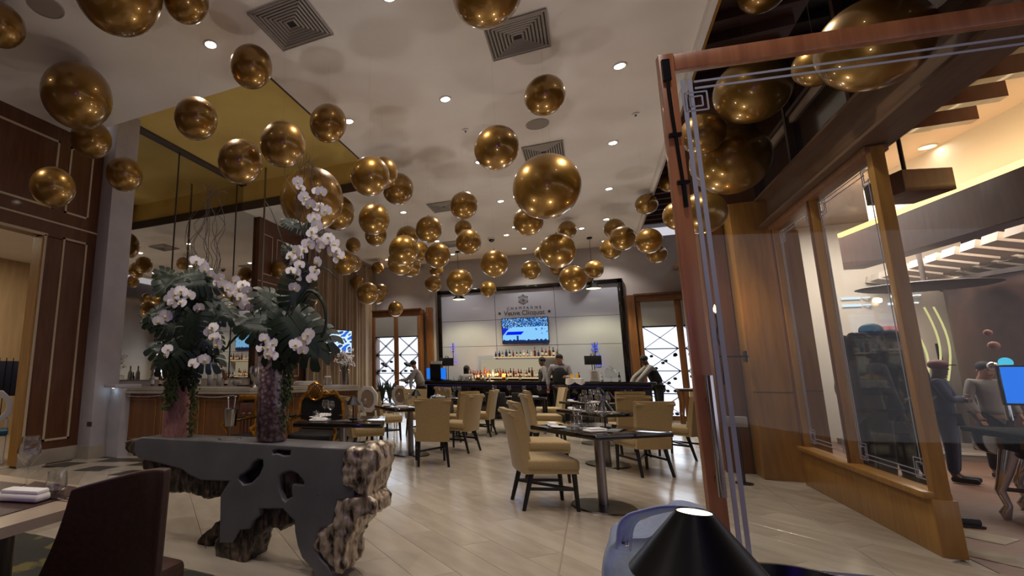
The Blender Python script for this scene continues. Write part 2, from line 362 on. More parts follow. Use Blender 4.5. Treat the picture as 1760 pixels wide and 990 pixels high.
MB().box((2.47, 8.72, 1.65), (.6, .1, 3.3)).build('wood_cladding', 'wood_honey', wr); MB().box((2.47, 8.666, 1.06), (.6, .006, .008)).build('joint_line', 'wood_dark', wr)
mb = MB(); mb.box((XR+.05, 4.0, 3.37), (.16, 10, .40)); bmx = struct(mb.build('trim_2', 'wood_beam')); bmx['label'] = 'wide brown timber beam above the glazed wall'
mb = MB(); mb.box((XR-.02, 4.0, 3.18), (.26, 10, .03)); mb.box((XR-.02, 4.0, 3.56), (.22, 10, .03)); mb.build('beam_moulding', 'wood_beam', bmx)
w2 = struct(MB().box((XR+.1, 4.5, 4.35), (.02, 9, 1.6)).build('window_2', 'dark_glass')); w2['label'] = 'dark clerestory glazing above the beam'
for y in (1.0, 2.6, 4.1, 5.55, 7.0, 8.4): MB().box((XR+.06, y, 4.35), (.07, .06, 1.6)).build('mullion', 'wood_dark', w2)
for z in (4.3,): MB().box((XR+.06, 4.5, z), (.05, 9, .05)).build('transom', 'wood_dark', w2)
c2 = struct(MB().box((2.1, 5.5, 5.6), (1.9, 22, .08)).build('ceiling_timber', 'wood_dark')); 
for k in range(40): MB().box((1.9, -2.0+k*.45, 5.5), (1.2, .08, .12)).build('ceiling_slat', 'wood_dark', c2)
mb = MB(); mb.box((1.38, 4.5, 5.3), (.06, 24, .6)); mb.build('ceiling_fascia', 'ceiling', ce)
mb = MB(); mb.box((1.43, 4.5, 5.3), (.04, 24, .55)); mb.build('ceiling_fascia_wood', 'wood_honey', ce)
struct(MB().box((1.95, 8.75, 4.6), (.95, .15, 2.1)).build('wall_end_right', 'wood_brown'))

# glazed wall
gw = struct(MB().box((XR+.0, 6.45, .2), (.14, 2.52, .40), bev=.01).build('window_1', 'wood_honey')); gw['label'] = 'tall timber framed glazed wall to the casino side'
MB().box((XR-.03, 6.45, .42), (.16, 2.5, .05), bev=.01).build('sill_moulding', 'wood_honey', gw)
for y, w in ((5.24, .09), (6.5, .06), (7.68, .08)):
    MB().box((XR, y, 1.75), (.09, w, 2.8), bev=.012).build('stile', 'wood_honey', gw)
    if y > 5.3: MB().box((XR-.05, y, 1.75), (.03, w*.45, 2.8), bev=.008).build('stile_bead', 'wood_brown', gw)
MB().box((XR, 6.45, 3.13), (.15, 2.5, .06), bev=.01).build('head_rail', 'wood_brown', gw)
for a, b in ((5.3, 6.455), (6.545, 7.63)):
    MB().box((XR+.01, (a+b)/2, 1.76), (.01, b-a, 2.7)).build('pane', 'glass_clear', gw)
    e = MB()
    for t in (.07, .11):
        for z in (.45+t, 3.1-t): e.box((XR-.0, (a+b)/2, z), (.004, b-a-2*t-.1, .008))
        for y in (a+t, b-t): e.box((XR-.0, y, 1.775), (.004, .008, 2.65-2*t-.1))
    for yy in (a+.13, b-.13):
        for z in (.58, 2.97):
            for q in (.045, .075):
                e.box((XR, yy, z+q), (.004, 2*q, .007)); e.box((XR, yy, z-q), (.004, 2*q, .007)); e.box((XR, yy+q, z), (.004, .007, 2*q)); e.box((XR, yy-q, z), (.004, .007, 2*q))
    e.build('etched_border', 'etched', gw)

# open glass door leaf, hinged near the camera on the right
DA, DB = Vector((.468, 3.07, 0)), Vector((2.20, 3.365, 0)); dd = (DB-DA).normalized(); DL = (DB-DA).length; dn = math.atan2(dd.y, dd.x)
dr = bpy.data.objects.new('door_1', None); COL.objects.link(dr); dr.location = DA; dr.rotation_euler = (0, 0, dn); struct(dr); dr['label'] = 'open glass door leaf with red wood frame and long steel pull'
DH = 3.12
for x in (.04, DL-.04): MB().box((x, 0, DH/2+.01), (.08, .05, DH), bev=.006).build('stile', 'wood_red', dr)
MB().box((DL/2, 0, DH-.05), (DL-.16, .05, .10), bev=.006).build('rail', 'wood_red', dr)
MB().box((DL/2, 0, .14), (DL-.16, .05, .26), bev=.006).build('rail', 'wood_red', dr)
MB().box((DL/2, 0, 1.66), (DL-.16, .012, 2.8)).build('pane', 'glass_clear', dr)
e = MB()
for t in (.115, .15): e.box((t, -.008, 1.65), (.022, .003, 2.62)); e.box((DL-t, -.008, 1.65), (.022, .003, 2.62))
for z in (2.90, 2.94, .36, .40): e.box((DL/2, -.008, z), (DL-.34, .003, .012))
for q in (.03, .055):
    for z in (2.82,):
        e.box((.17, -.008, z+q), (2*q, .003, .008)); e.box((.17, -.008, z-q), (2*q, .003, .008)); e.box((.17+q, -.008, z), (.008, .003, 2*q)); e.box((.17-q, -.008, z), (.008, .003, 2*q))
e.build('etched_border', 'etched', dr)
hd = MB(); hd.cyl((.045, -.075, .72), (.045, -.075, 1.30), .019, n=14); hd.cyl((.045, 0, .80), (.045, -.075, .80), .011); hd.cyl((.045, 0, 1.18), (.045, -.075, 1.18), .011); o = hd.build('handle', 'chrome', dr); o['label'] = 'long vertical polished steel pull'
bl = MB(); bl.tube([(.03, -.034, 3.05), (.034, -.036, 2.75), (.05, -.036, 2.3)], .009); bl.box((.03, -.034, 3.02), (.04, .02, .13)); bl.box((.036, -.036, 2.62), (.06, .02, .02)); bl.box((.05, -.036, 2.34), (.06, .02, .02)); bl.cyl((.05, -.036, 2.2), (.05, -.036, 2.34), .012)
bl.build('flush_bolt', 'black_metal', dr)

# ------------------------------------------------------------ ceiling fittings
DLS = [(-3.77, 3.89, 'alone at the far left, above the biggest balloons'), (-1.6, 4.1, 'cut by the top edge of the picture'), (-1.6, 6.2, 'in the middle of the bare ceiling'), (-3.1, 6.17, 'touching the right side of a gold balloon by the ochre tray'),
 (.58, 6.4, 'nearest one in the right hand row, left of the door frame'), (.58, 8.7, 'second in the right hand row, over the vent side'), (.58, 11.0, 'third in the right hand row'), (.58, 13.3, 'fourth in the right hand row'),
 (0, 13.9, 'just right of the balloon string over the bar'), (.58, 15.6, 'farthest in the right hand row, by the back wall'), (-1.66, 15.5, 'above the bar sign close to the back wall'), (-1.92, 13.7, 'right beside the black dome camera'),
 (-1.6, 13.0, 'behind the balloon under the largest round balloon'), (-1.6, 10.8, 'in the middle row beyond the third vent'), (-3.87, 13.5, 'between two balloons left of the dome camera'), (-3.87, 15.3, 'over the left pendant near the back wall'),
 (-3.85, 10.6, 'right of the balloon pair by the tray end'), (-6.1, 15.1, 'farthest left above the curtain'), (1.0, 4.9, 'seen through the open glass door'), (-6.0, 2.0, 'over the left table, out of view'), (-3.8, 1.2, 'behind the viewer on the left'), (-1.6, 1.5, 'behind the viewer'), (.6, 2.0, 'over the foreground lamp'), (-3.85, 8.4, None), (-5.5, -3, 'far behind the viewer on the left'), (-3, -3, 'far behind the viewer, second'), (-.6, -3, 'far behind the viewer, third'), (-4, -6, 'by the front wall on the left'), (-1, -6, 'by the front wall on the right'), (-1.6, 8.5, 'hidden behind the balloons')]
mb = MB(); mb.lathe([(.085, 0), (.085, -.012), (.062, -.014), (.055, .01)], n=24); rim = mb.mesh('rim', 'white_plastic', True)
mb = MB(); mb.lathe([(.06, -.008), (0, -.008)], n=20); disc = mb.mesh('diffuser', 'lamp_disc', False)
for x, y, w in DLS:
    if w is None: continue
    t = thing('ceiling_downlight', 'round recessed ceiling downlight '+w, 'ceiling light', (x, y, ZC), group='recessed ceiling downlights')
    inst('rim', rim, t); inst('diffuser', disc, t)
    ld = bpy.data.lights.new('spot', 'SPOT'); ld.energy = SPOT_W; ld.color = WARM; ld.spot_size = math.radians(105); ld.spot_blend = .7; ld.shadow_soft_size = .06
    lo = bpy.data.objects.new('light', ld); COL.objects.link(lo); lo.parent = t; lo.location = (0, 0, -.05)
VL = [(-2.72, 4.0, .66, 'nearest square ceiling vent, at the top left'), (-.5, 5.28, .64, 'square ceiling vent partly behind a big balloon at the top'), (-.5, 8.55, .64, 'square ceiling vent behind the largest round balloon'), (-2.85, 10.6, .62, 'square ceiling vent left of a balloon in mid ceiling'), (-3.5, 14.0, .6, 'farthest square ceiling vent, above the left pendant'), (-6.6, 11.3, .6, 'square ceiling vent near the curtain, seen in the mirror')]
for x, y, w, l in VL:
    t = thing('ceiling_vent', l, 'vent', (x, y, ZC), group='square louvred ceiling vents')
    part(MB().box((0, 0, -.003), (w*.96, w*.96, .006)), 'backing', 'grille_dark', t)
    for k in range(8):
        q = w*(1-k*.118)/2; r = MB()
        for sx, sy, lx, ly in ((0, q, 2*q, .02), (0, -q, 2*q, .02), (q, 0, .02, 2*q), (-q, 0, .02, 2*q)):
            r.box((sx, sy, -.015-(k == 0)*.004), (lx+.02, ly, .018) if lx > ly else (lx, ly+.02, .018), rx=(.5 if sy > 0 else -.5) if lx > ly else 0, ry=(-.5 if sx > 0 else .5) if ly > lx else 0)
        part(r, 'louvre', 'vent_metal', t)
for x, y, l in ((-.5, 7.5, 'round flat ceiling speaker under the middle balloon'), (-4.92, 2.69, 'round ceiling speaker at the top left corner')):
    t = thing('ceiling_speaker', l, 'speaker', (x, y, ZC)); part(MB().lathe([(.17, 0), (.17, -.012), (.155, -.014)], n=28), 'bezel', 'vent_metal', t); part(MB().lathe([(.157, -.011), (0, -.011)], n=28), 'grille', 'grille', t)
t = thing('dome_camera', 'small black dome security camera on the ceiling above the bar', 'camera', (-2.36, 13.85, ZC)); part(MB().cyl((0, 0, 0), (0, 0, -.05), .11, n=20), 'mount', 'white_plastic', t); part(MB().sph((0, 0, -.05), .085, sc=(1, 1, .9)), 'dome', 'black_gloss', t)
for x, y, l in ((.85, 7.8, 'tiny ceiling sprinkler left of the door frame'), (-1.55, 7.2, 'tiny round ceiling sprinkler right of the middle downlight')):
    t = thing('ceiling_sprinkler', l, 'sprinkler', (x, y, ZC)); part(MB().cyl((0, 0, 0), (0, 0, -.02), .05, n=16), 'plate', 'ceiling', t); part(MB().cyl((0, 0, -.02), (0, 0, -.05), .015, n=8), 'head', 'steel', t)

t = thing('purple_globe_lamp', 'purple globe lamp standing behind the viewer, outside the picture', 'lamp', (.5, -1.3, 0)); part(MB().cyl((0, 0, 0), (0, 0, 1.8), .02), 'pole', 'black_metal', t); part(MB().cyl((0, 0, 0), (0, 0, .03), .16, n=20), 'foot', 'black_metal', t); part(MB().sph((0, 0, 1.9), .13, 20, 14), 'globe', 'purple_globe', t)
# ------------------------------------------------------------ balloons
BL = [(2,44,84,'cut by the left edge of the picture, top corner'),(204,-15,160,'largest at the top left, cut by the top edge'),(320,0,84,'cut by the top edge, right of the largest top left one'),(133,165,122,'big one in front of the wall and ceiling corner at left'),
(432,115,76,'alone below the nearest ceiling vent'),(157,240,70,'directly under the big left corner one'),(337,204,76,'in front of the ochre tray, nearest its front edge'),(91,322,76,'lowest in front of the left panelled wall'),
(214,300,62,'in front of the grey column beside the mirror'),(413,278,78,'left of the pair over the mirror top edge'),(486,248,80,'right of the pair over the mirror top edge'),(564,212,66,'touching a downlight beside the ochre tray edge'),
(536,343,110,'big one behind the tall orchid spray'),(580,366,60,'half hidden behind the big one at the orchid spray'),(636,303,68,'front one of the pair below the ochre tray'),(656,297,56,'hidden behind the front of the pair below the tray'),
(684,325,54,'right and lower of the pair below the tray'),(643,377,54,'above a smaller one, left of the middle cluster'),(646,404,38,'peeking out under a larger one left of the cluster'),(607,421,26,'small one over the curtain top'),
(593,452,42,'in front of the curtain top at left'),(607,453,30,'behind another at the curtain top'),(649,461,22,'small one over the curtain corner'),(737,394,46,'top right of the middle left cluster'),
(694,430,52,'front and centre of the middle left cluster'),(700,407,38,'top rear of the middle left cluster'),(689,450,46,'lower left of the middle left cluster'),(707,459,34,'lowest of the middle left cluster'),
(722,432,32,'squeezed behind, right in the middle left cluster'),(752,439,44,'right of the middle left cluster near a downlight'),(745,487,30,'left of the left pendant lamp'),(750,464,24,'small one above the one left of the pendant'),
(615,486,24,'small dark one in front of the curtain'),(632,504,38,'front one of the trio over the left wine cabinet'),(655,500,24,'right one of the trio over the left wine cabinet'),(648,510,26,'middle rear of the trio over the left wine cabinet'),
(680,531,26,'lowest one, in front of the left wine cabinet top'),(797,353,48,'beside the small far ceiling vent'),(796,393,30,'small one above a larger, left of the dome camera'),(805,416,44,'left of the dome camera'),
(850,453,48,'alone above the left half of the white bar panel'),(790,485,46,'right above the left pendant lamp'),(839,497,28,'small one on the top edge of the white panel'),(853,254,78,'mid-sized, left below the round ceiling speaker'),
(936,164,72,'right above the round ceiling speaker'),(838,-16,130,'huge one cut by the middle of the top edge'),(939,321,116,'largest whole one in the centre of the ceiling'),(908,380,52,'tucked under the largest central one'),
(975,395,32,'small one right of and below the largest central one'),(958,431,62,'front of the group above the right pendant'),(935,436,32,'hidden left of the group above the right pendant'),(913,464,34,'small one left of the right pendant group'),
(985,479,48,'lowest of the right pendant group, olive toned'),(1021,463,32,'right above the right pendant lamp'),(1010,475,22,'tiny one between the lowest and the pendant one'),(957,462,22,'tiny one under the front of the right group'),
(1111,351,38,'alone left of the door frame'),(1056,393,36,'top of the right cluster by the door'),(1070,410,44,'front of the right cluster by the door'),(1050,428,38,'lower left of the right cluster by the door'),
(1115,414,46,'right of the right cluster by the door'),(1129,437,34,'lowest right of the cluster by the door'),(1150,314,34,'half hidden behind the door frame, upper'),(1168,370,56,'half hidden behind the door frame, lower'),
(1207,366,80,'under the big one seen through the door glass'),(1254,275,132,'big round one seen through the door glass'),(1207,230,76,'behind and left of the big one in the door glass'),(1292,155,128,'upper one seen through the door glass'),
(1405,112,84,'partly hidden beside the largest at upper right'),(1500,76,190,'largest at upper right behind the door top rail'),(1310,-15,84,'cut by the top edge above the door'),(478,462,28,'small one in front of the wood cladding behind the orchids'),(534,514,26,'faint small one behind the right monstera leaves')]
bme = MB().sph((0, 0, 0), .5, 32, 20).mesh('skin', 'gold_balloon', True)
kme = MB().lathe([(.02, .49), (.012, .52), (.022, .545), (0, .55)], n=8).mesh('knot', 'balloon_knot', True)
sme = MB().cyl((0, 0, 0), (0, 0, 1), .0005, n=3).mesh('string', 'bottle_clear', True)
def balloon(px, py, s, w):
    r = ray(px, py); L = r.length; ct = FPX/L
    d = {(580, 366): .68, (157, 240): .56, (684, 325): .56, (1115, 414): .41}.get((px, py), .86 if s > 105 else .46)
    D = FPX*d/(s*ct**1.5)
    p = _C+r*(D/L); zt = 5.75 if (p.x < -3.6 and 4.8 < p.y < 8.8) else 5.5 if p.x > 1.5 else ZC
    lim = zt-.06-d*.55
    if p.z > lim:
        k = (lim-HC)/(p.z-HC)
        # keep its size in the picture while it stays below the ceiling
        k = (zt-.06-HC)/((p.z-HC)+d*.55); D *= k; d *= k; p = _C+r*(D/L)
    k = 1.0
    lo_x = XL+.02
    if p.x-d/2 < lo_x and p.y > 0:
        k = min(1, (lo_x-0)/(p.x-d/2)); d *= k; p = _C+r*(D*k/L)
    if p.z+.0 > 3.0 and p.x+d/2 > XR-.12:
        k = (XR-.12)/(p.x+d/2); d *= k; p = _C+(p-_C)*k
    if p.y+d/2 > YB: k = (YB)/(p.y+d/2); d *= k; p = _C+(p-_C)*k
    SPH.append((p.copy(), d)); big = 'large ' if s > 105 else ''
    t = thing('gold_balloon', big+'gold balloon '+w, 'balloon', (p.x, p.y, p.z), group='gold balloons hanging from the ceiling')
    a = inst('skin', bme, t, sc=(d, d, d*1.01)); b = inst('knot', kme, t, sc=(d, d, d))
    zt = 5.76 if (TX0 < p.x < TX1 and TY0 < p.y < TY1) else 5.55 if p.x > 1.4 else ZC
    inst('string', sme, t, (0, 0, d*.54), sc=(1, 1, zt-p.z-d*.54))
SPH = []
for b in BL: balloon(*b)


# ------------------------------------------------------------ mirror
mr = thing('wall_mirror_glass', 'tall wall mirror in three panes above the counter at left, thin dark frame', 'mirror', (XL+.02, 0, 0))
for y0, y1 in ((5.78, 6.8), (6.83, 8.6), (8.63, 9.42)):
    part(MB().box((0, (y0+y1)/2, 3.45), (.012, y1-y0, 4.56)), 'mirror_pane', 'mirror', mr)
part(MB().box((.02, 5.75, 3.45), (.06, .05, 4.6)), 'side_frame', 'black_metal', mr)
part(MB().box((.04, 7.6, 5.74), (.1, 3.75, .07), bev=.01), 'top_moulding', 'dark_trim', mr)
for y in (6.815, 8.615): part(MB().box((.012, y, 3.45), (.014, .02, 4.56)), 'seam', 'dark_trim', mr)
p = Px(453, 400, -6.2)
t = thing('metal_pole', 'thin steel pole rising from the counter to the ochre tray', 'pole', (p.x, p.y, 1.06)); part(MB().cyl((0, 0, 0), (0, 0, 4.68 if p.y < 8.8 else 4.02), .022, n=10), 'tube', 'steel', t); part(MB().cyl((0, 0, 0), (0, 0, .015), .07, n=16), 'flange', 'steel', t)

# ------------------------------------------------------------ side counter (A-B-C)
A, B, Cc, D0 = Vector((-7.0, 5.55, 0)), Vector((-4.83, 6.22, 0)), Vector((-4.0, 8.4, 0)), Vector((-4.6, 11.0, 0))
ct = thing('side_counter', 'long angled wooden bar counter with pale stone top under the mirror', 'counter', (0, 0, 0))
def off(a, b, d): n = Vector((-(b-a).y, (b-a).x, 0)).normalized(); return n*d
n1, n2 = off(A, B, 1), off(B, Cc, 1)
mit = (n1+n2).normalized()/max(.5, (n1+n2).normalized().dot(n1))
def ring(d, z): return [(q.x, q.y, z) for q in (A+n1*d, B+mit*d, Cc+n2*d, Cc+n2*(.55), B+mit*.55, A+n1*.55)]
part(MB().prism(ring(-.05, 1.02), (0, 0, .045)), 'stone_top', 'marble', ct)
part(MB().prism(ring(-.08, .975), (0, 0, .04)), 'stone_edge', 'marble', ct)
part(MB().prism(ring(.02, .17), (0, 0, .81)), 'front_body', 'wood_brown', ct)
part(MB().prism(ring(.05, 0), (0, 0, .17)), 'plinth', 'marble', ct)
for a, b, n in ((A, B, 3), (B, Cc, 3)):
    u = (b-a).normalized(); L = (b-a).length; o_ = off(a, b, 1)
    for k in range(n):
        s0, s1 = .1+k*(L-.1)/n, (k+1)*(L-.1)/n; c = a+u*((s0+s1)/2)+o_*.012
        mb = MB(); ang = math.atan2(u.y, u.x)
        for zz_ in (.28, .88): mb.box((c.x, c.y, zz_), (s1-s0, .012, .012), rz=ang)
        for sgn in (-1, 1):
            q = c+u*sgn*(s1-s0)/2; mb.box((q.x, q.y, .58), (.012, .012, .61), rz=ang)
        part(mb, 'panel_bead', 'wood_honey', ct)
for a, b, k0, k1 in ((A, B, .05, .4), (A, B, .6, .9)):
    mb = MB()
    for i in range(30):
        s_ = k0+(k1-k0)*i/29; q = a.lerp(b, s_)-off(a, b, .07); mb.sph((q.x, q.y, .955-.03*math.sin(PI*i/29)), .011, 6, 4)
    o = part(mb, 'bead_string', 'bead', ct); o['kind'] = 'stuff'
# carved corbel at the corner
q = B-mit*.06
t = thing('carved_corbel', 'carved wooden pilaster at the bend of the side counter', 'pilaster', (q.x, q.y, 0), math.atan2(mit.y, mit.x)-PI/2)
part(MB().box((0, 0, .09), (.32, .14, .18)), 'foot', 'wood_panel', t); mb = MB()
for k in range(5): mb.box((-.1+k*.05, 0, .42), (.034, .1, .5), bev=.008)
part(mb, 'flutes', 'wood_panel', t); part(MB().box((0, .02, .42), (.26, .09, .5)), 'shaft', 'wood_panel', t)
part(MB().box((0, -.0, .76), (.3, .15, .2), bev=.03), 'carved_block', 'wood_panel', t); part(MB().box((0, 0, .93), (.34, .2, .08), bev=.02), 'capital', 'gold_leaf', t)
for k in range(3): MB().sph((-.09+k*.09, -.07, .68), .04, 10, 6, (1, .5, .8)).build('carving', 'wood_panel', t)
# marble ledge block by the column
t = thing('stone_ledge', 'pale stone ledge end against the grey column', 'ledge', (0, 0, 0)); part(MB().box((-6.95, 5.62, 1.09), (.36, .5, .05), bev=.004), 'slab', 'column_grey', t); part(MB().box((-6.93, 5.66, .53), (.36, .34, 1.06)), 'pier', 'column_grey', t)
t = thing('counter_spotlight', 'small cool white light under the stone ledge', 'light', (-6.9, 5.44, 1.06)); part(MB().cyl((0, 0, 0), (0, 0, -.01), .018), 'lens', 'white_text', t)
ld = bpy.data.lights.new('spot', 'POINT'); ld.energy = .15; ld.color = (.7, .9, 1); ld.shadow_soft_size = .03; lo = bpy.data.objects.new('light', ld); COL.objects.link(lo); lo.parent = t; lo.location = (0, -.02, -.05)

_o = 'first second third fourth fifth sixth seventh eighth ninth tenth eleventh twelfth thirteenth fourteenth fifteenth sixteenth seventeenth eighteenth nineteenth'.split()
ORD = _o+['twentieth']+['twenty-'+w for w in _o[:9]]+['thirtieth']+['thirty-'+w for w in _o[:9]]
# bottles, generic
def bottle_mesh(kind, body, lab=None, h=.3, r=.038):
    mb = MB(); mb.lathe([(0, 0), (r, 0), (r, h*.58), (r*.85, h*.66), (r*.38, h*.76), (r*.34, h*.95), (r*.4, h*.955), (r*.4, h), (0, h)], n=12)
    if lab:
        mb.mi = 1; mb.lathe([(r*1.02, h*.15), (r*1.02, h*.45)], n=12)
    return mb.mesh(kind, [body, lab or body], True)
BT = [bottle_mesh('bottle', 'bottle_green', 'label_cream'), bottle_mesh('bottle', 'bottle_amber', 'label_cream', .27, .045), bottle_mesh('bottle', 'bottle_clear', 'bottle_white', .29), bottle_mesh('bottle', 'bottle_blue', None, .26, .045), bottle_mesh('bottle', 'bottle_red', 'label_cream', .3), bottle_mesh('bottle', 'bottle_white', None, .36, .045), bottle_mesh('bottle', 'bottle_amber', None, .32, .04)]
def bottle(k, p, label, group=None, sc=1): return tag(inst('bottle', BT[k], None, p, (0, 0, random.random()*6), (sc, sc, sc)), label, 'bottle', group)
ZT = 1.066
for px, k, l in ((360, 5, 'tall white bottle left of a matching one on the mirror counter'), (376, 5, 'tall white bottle right of a matching one on the mirror counter')):
    p = Pz(px, 662, ZT); p = Py(px, 662, 7.0); bottle(k, (p.x, p.y, ZT), l)
for px, k, l, y in ((262, 2, 'clear bottle with blue tint at the left end of the mirror counter', 6.3), (342, 2, 'small clear bottle left of the white bottles', 6.6), (388, 1, 'short amber bottle right of the white bottles', 7.1), (275, 4, 'dark red bottle behind the hanging greenery on the counter', 6.4)):
    p = Py(px, 660, y); bottle(k, (p.x, p.y, ZT), l, sc=.8)
p = Py(407, 660, 7.2)
t = thing('bowl_stack', 'small white bowls stacked on the mirror counter', 'bowls', (p.x, p.y, ZT))
for k in range(3): part(MB().lathe([(0, 0), (.05, 0), (.09, .05), (.085, .052), (.045, .01), (0, .01)], n=20), 'bowl', 'white_plastic', t).location = (0, 0, k*.02)
p = Py(400, 664, 6.9); t = thing('serving_board', 'dark wooden board lying on the mirror counter', 'board', (p.x+.3, p.y+.1, ZT)); part(MB().box((0, 0, .01), (.4, .25, .02), bev=.005), 'board', 'wood_dark', t)
p = Py(437, 650, 6.5); t = thing('silver_urn', 'silver hammered urn on the counter behind the shell vase', 'urn', (p.x, p.y, ZT)); part(MB().lathe([(0, 0), (.06, 0), (.05, .02), (.018, .05), (.018, .08), (.05, .12), (.085, .24), (.07, .33), (.05, .34), (.04, .33)], n=20), 'body', 'ice_silver', t)
# stack of menus, jar and vase with baby's breath on the right part of the counter
p = Py(520, 660, 7.9); t = thing('paper_stack', 'stack of folded white napkins and menus on the counter', 'papers', (p.x, p.y, ZT))
for k in range(4): part(MB().box((.02*k, .01*k, .012+.018*k), (.5-.03*k, .25, .016), rz=.5+.04*k, bev=.003), 'sheet_pile', 'paper', t)
p = Py(563, 655, 8.1); t = thing('glass_jar', 'short wide glass jar on the side counter', 'jar', (p.x, p.y, ZT)); part(MB().lathe([(0, 0), (.07, 0), (.075, .02), (.075, .13), (.06, .14), (.06, .15)], n=18), 'body', 'glass_ware', t); part(MB().lathe([(0, .15), (.065, .15), (.06, .165), (0, .17)], n=18), 'lid', 'white_plastic', t)
p = Pz(592, 660, ZT); p = Py(592, 660, 8.2); t = thing('flower_vase', 'clear cylinder vase on the side counter below the small television', 'vase', (p.x, p.y, ZT)); part(MB().lathe([(0, .005), (.085, .005), (.085, .32), (.08, .32), (.08, .02), (0, .02)], n=20), 'glass_body', 'glass_vase', t)
t2_ = thing('blossom_bunch', 'bunch of cream blossoms in the clear vase on the side counter', 'flowers', (p.x, p.y, ZT+.02))
mb = MB(); ml = MB()
for k in range(26):
    a = random.random()*6.3; r = random.random()*.2; e_ = Vector((r*math.cos(a), r*math.sin(a), .36+random.random()*.28)); mb.tube([(0, 0, .02), (e_.x*.3, e_.y*.3, .25), tuple(e_)], .003, 4)
    for q in range(9): c = e_+Vector([random.uniform(-.04, .04) for _ in range(3)]); ml.sph(c, .014, 6, 4)
part(mb, 'stem', 'stem', t2_); part(ml, 'blossom', 'orchid', t2_)['kind'] = 'stuff'
# ice bucket on stand
p = Py(397, 700, 5.2); t = thing('ice_bucket_stand', 'silver wine bucket on a tall thin stand, in front of the counter', 'ice bucket', (p.x, p.y, 0))
part(MB().cyl((0, 0, .0), (0, 0, .02), .14, n=20), 'base', 'ice_silver', t); part(MB().cyl((0, 0, .02), (0, 0, .62), .012), 'post', 'ice_silver', t)
part(MB().lathe([(0, .62), (.075, .62), (.1, .84), (.105, .84), (.1, .835)], n=20), 'bucket', 'ice_silver', t); part(MB().cyl((-.03, 0, .7), (-.05, 0, .96), .012).cyl((.04, 0, .7), (.05, .02, .98), .012).sph((-.05, 0, .97), .02).sph((.05, .02, .99), .02), 'tongs', 'chrome', t)

# ------------------------------------------------------------ curtain and side television
cu = thing('curtain', 'full height taupe pleated curtain covering the far left wall', 'curtain', (0, 0, 0))
def cf(u, v):
    y = 11.45+u*4.75; return (XL+.24+.055*math.sin(y*16)+.02*math.sin(y*41+1), y, .02+v*5.0)
part(MB().grid(cf, 420, 3), 'drape', 'curtain', cu, True); part(MB().box((XL+.22, 13.8, 5.06), (.28, 4.8, .06)), 'pelmet', 'curtain', cu)
def tv(name, label, w, h, loc, rz, pic, rx=0):
    t = thing(name, label, 'television', loc, rz); t.rotation_euler = (rx, 0, rz)
    part(MB().box((0, .03, 0), (w+.04, .05, h+.04), bev=.006), 'casing', 'black_gloss', t)
    nx, ny = 96, 54; me = bpy.data.meshes.new('screen'); vs = []; fs = []; cols = []
    for j in range(ny):
        for i in range(nx):
            x0, x1, z0, z1 = (-.5+i/nx)*w, (-.5+(i+1)/nx)*w, (-.5+j/ny)*h, (-.5+(j+1)/ny)*h; b = len(vs)
            vs += [(x0, 0, z0), (x1, 0, z0), (x1, 0, z1), (x0, 0, z1)]; fs.append((b, b+1, b+2, b+3)); c = pic(i/nx, j/ny); cols += [c]*4
    me.from_pydata(vs, [], fs); at = me.color_attributes.new('Col', 'FLOAT_COLOR', 'CORNER')
    for k, c in enumerate(cols): at.data[k].color = (*c, 1)
    me.materials.append(M['tv_picture']); o = inst('screen', me, t, (0, .003, 0)); return t
def court(u, v):
    r = random.random()
    if v > .6+.0*u and not (v < .64 and u > .2): 
        return random.choice([(.003, .01, .05), (.01, .05, .2), (.03, .16, .5), (.1, .35, .8), (.004, .008, .03)]) if r < .9 else (.5, .7, .9)
    if v < .08+.07*noise.noise((u*22, 0, 3)) + .03: return (.01, .02, .08)
    xl = .04+(v-.3)*.5
    if v > .3 and u < xl-.04: return (.01, .02, .45)
    if .33 < v < .46 and xl < u < xl+.36: return (.0, .01, .7)
    if (abs(u-.33) < .02 and .1 < v < .28): return (.01, .03, .2)
    if .35 < v < .58 and noise.noise((u*18, v*14, 1)) > .38 and u > .5: return (.05, .1, .35)
    return (.20, .48, .78)
tv('television', 'television on the white bar panel showing a blue basketball court', 1.38, .78, (-1.86, YB-.12, 2.60), 0, court)
def pic2(u, v):
    n = noise.noise((u*5, v*5, 9)); return (.02, .12, .6) if n > .12 else (.03, .06, .2) if n < -.3 else (.55, .72, .85)
p = Px(582, 587, -6.75); t = tv('television', 'small television with a blue and white picture in front of the curtain', .95, .66, (p.x, p.y, p.z), math.radians(62), pic2, 0)
part(MB().cyl((0, .05, .0), (0, .5, .0), .03).box((0, .5, 0), (.3, .03, .3)), 'wall_bracket', 'black_metal', t)

# ------------------------------------------------------------ white bar panel with sign
wb = thing('bar_backdrop', 'large white glass bar panel with a black frame on the back wall', 'panel', (0, YB-.02, 0))
X0, X1, Z0, Z1 = -4.56, .84, .9, 3.93
xs = [X0, -2.76, -.93, X1]; zs = [Z0, 2.13, 2.98, Z1]
for i in range(3):
    for j in range(3):
        if i == 1 and j == 1: pass
        part(MB().box(((xs[i]+xs[i+1])/2, -.03, (zs[j]+zs[j+1])/2), (xs[i+1]-xs[i]-.012, .03, zs[j+1]-zs[j]-.012)), 'glass_sheet', 'white_glass_board', wb)
for c, d in (((X0-.06, -.05, (Z0+Z1)/2), (.13, .12, Z1-Z0+.25)), ((X1+.07, -.05, (Z0+Z1)/2), (.15, .12, Z1-Z0+.25)), (((X0+X1)/2, -.05, Z1+.06), (X1-X0+.25, .12, .13))):
    part(MB().box(c, d, bev=.01), 'frame_bar', 'black_gloss', wb)
part(MB().box(((X0+X1)/2, 0, 2.4), (X1-X0, .02, 3.1)), 'backing', 'grille_dark', wb)
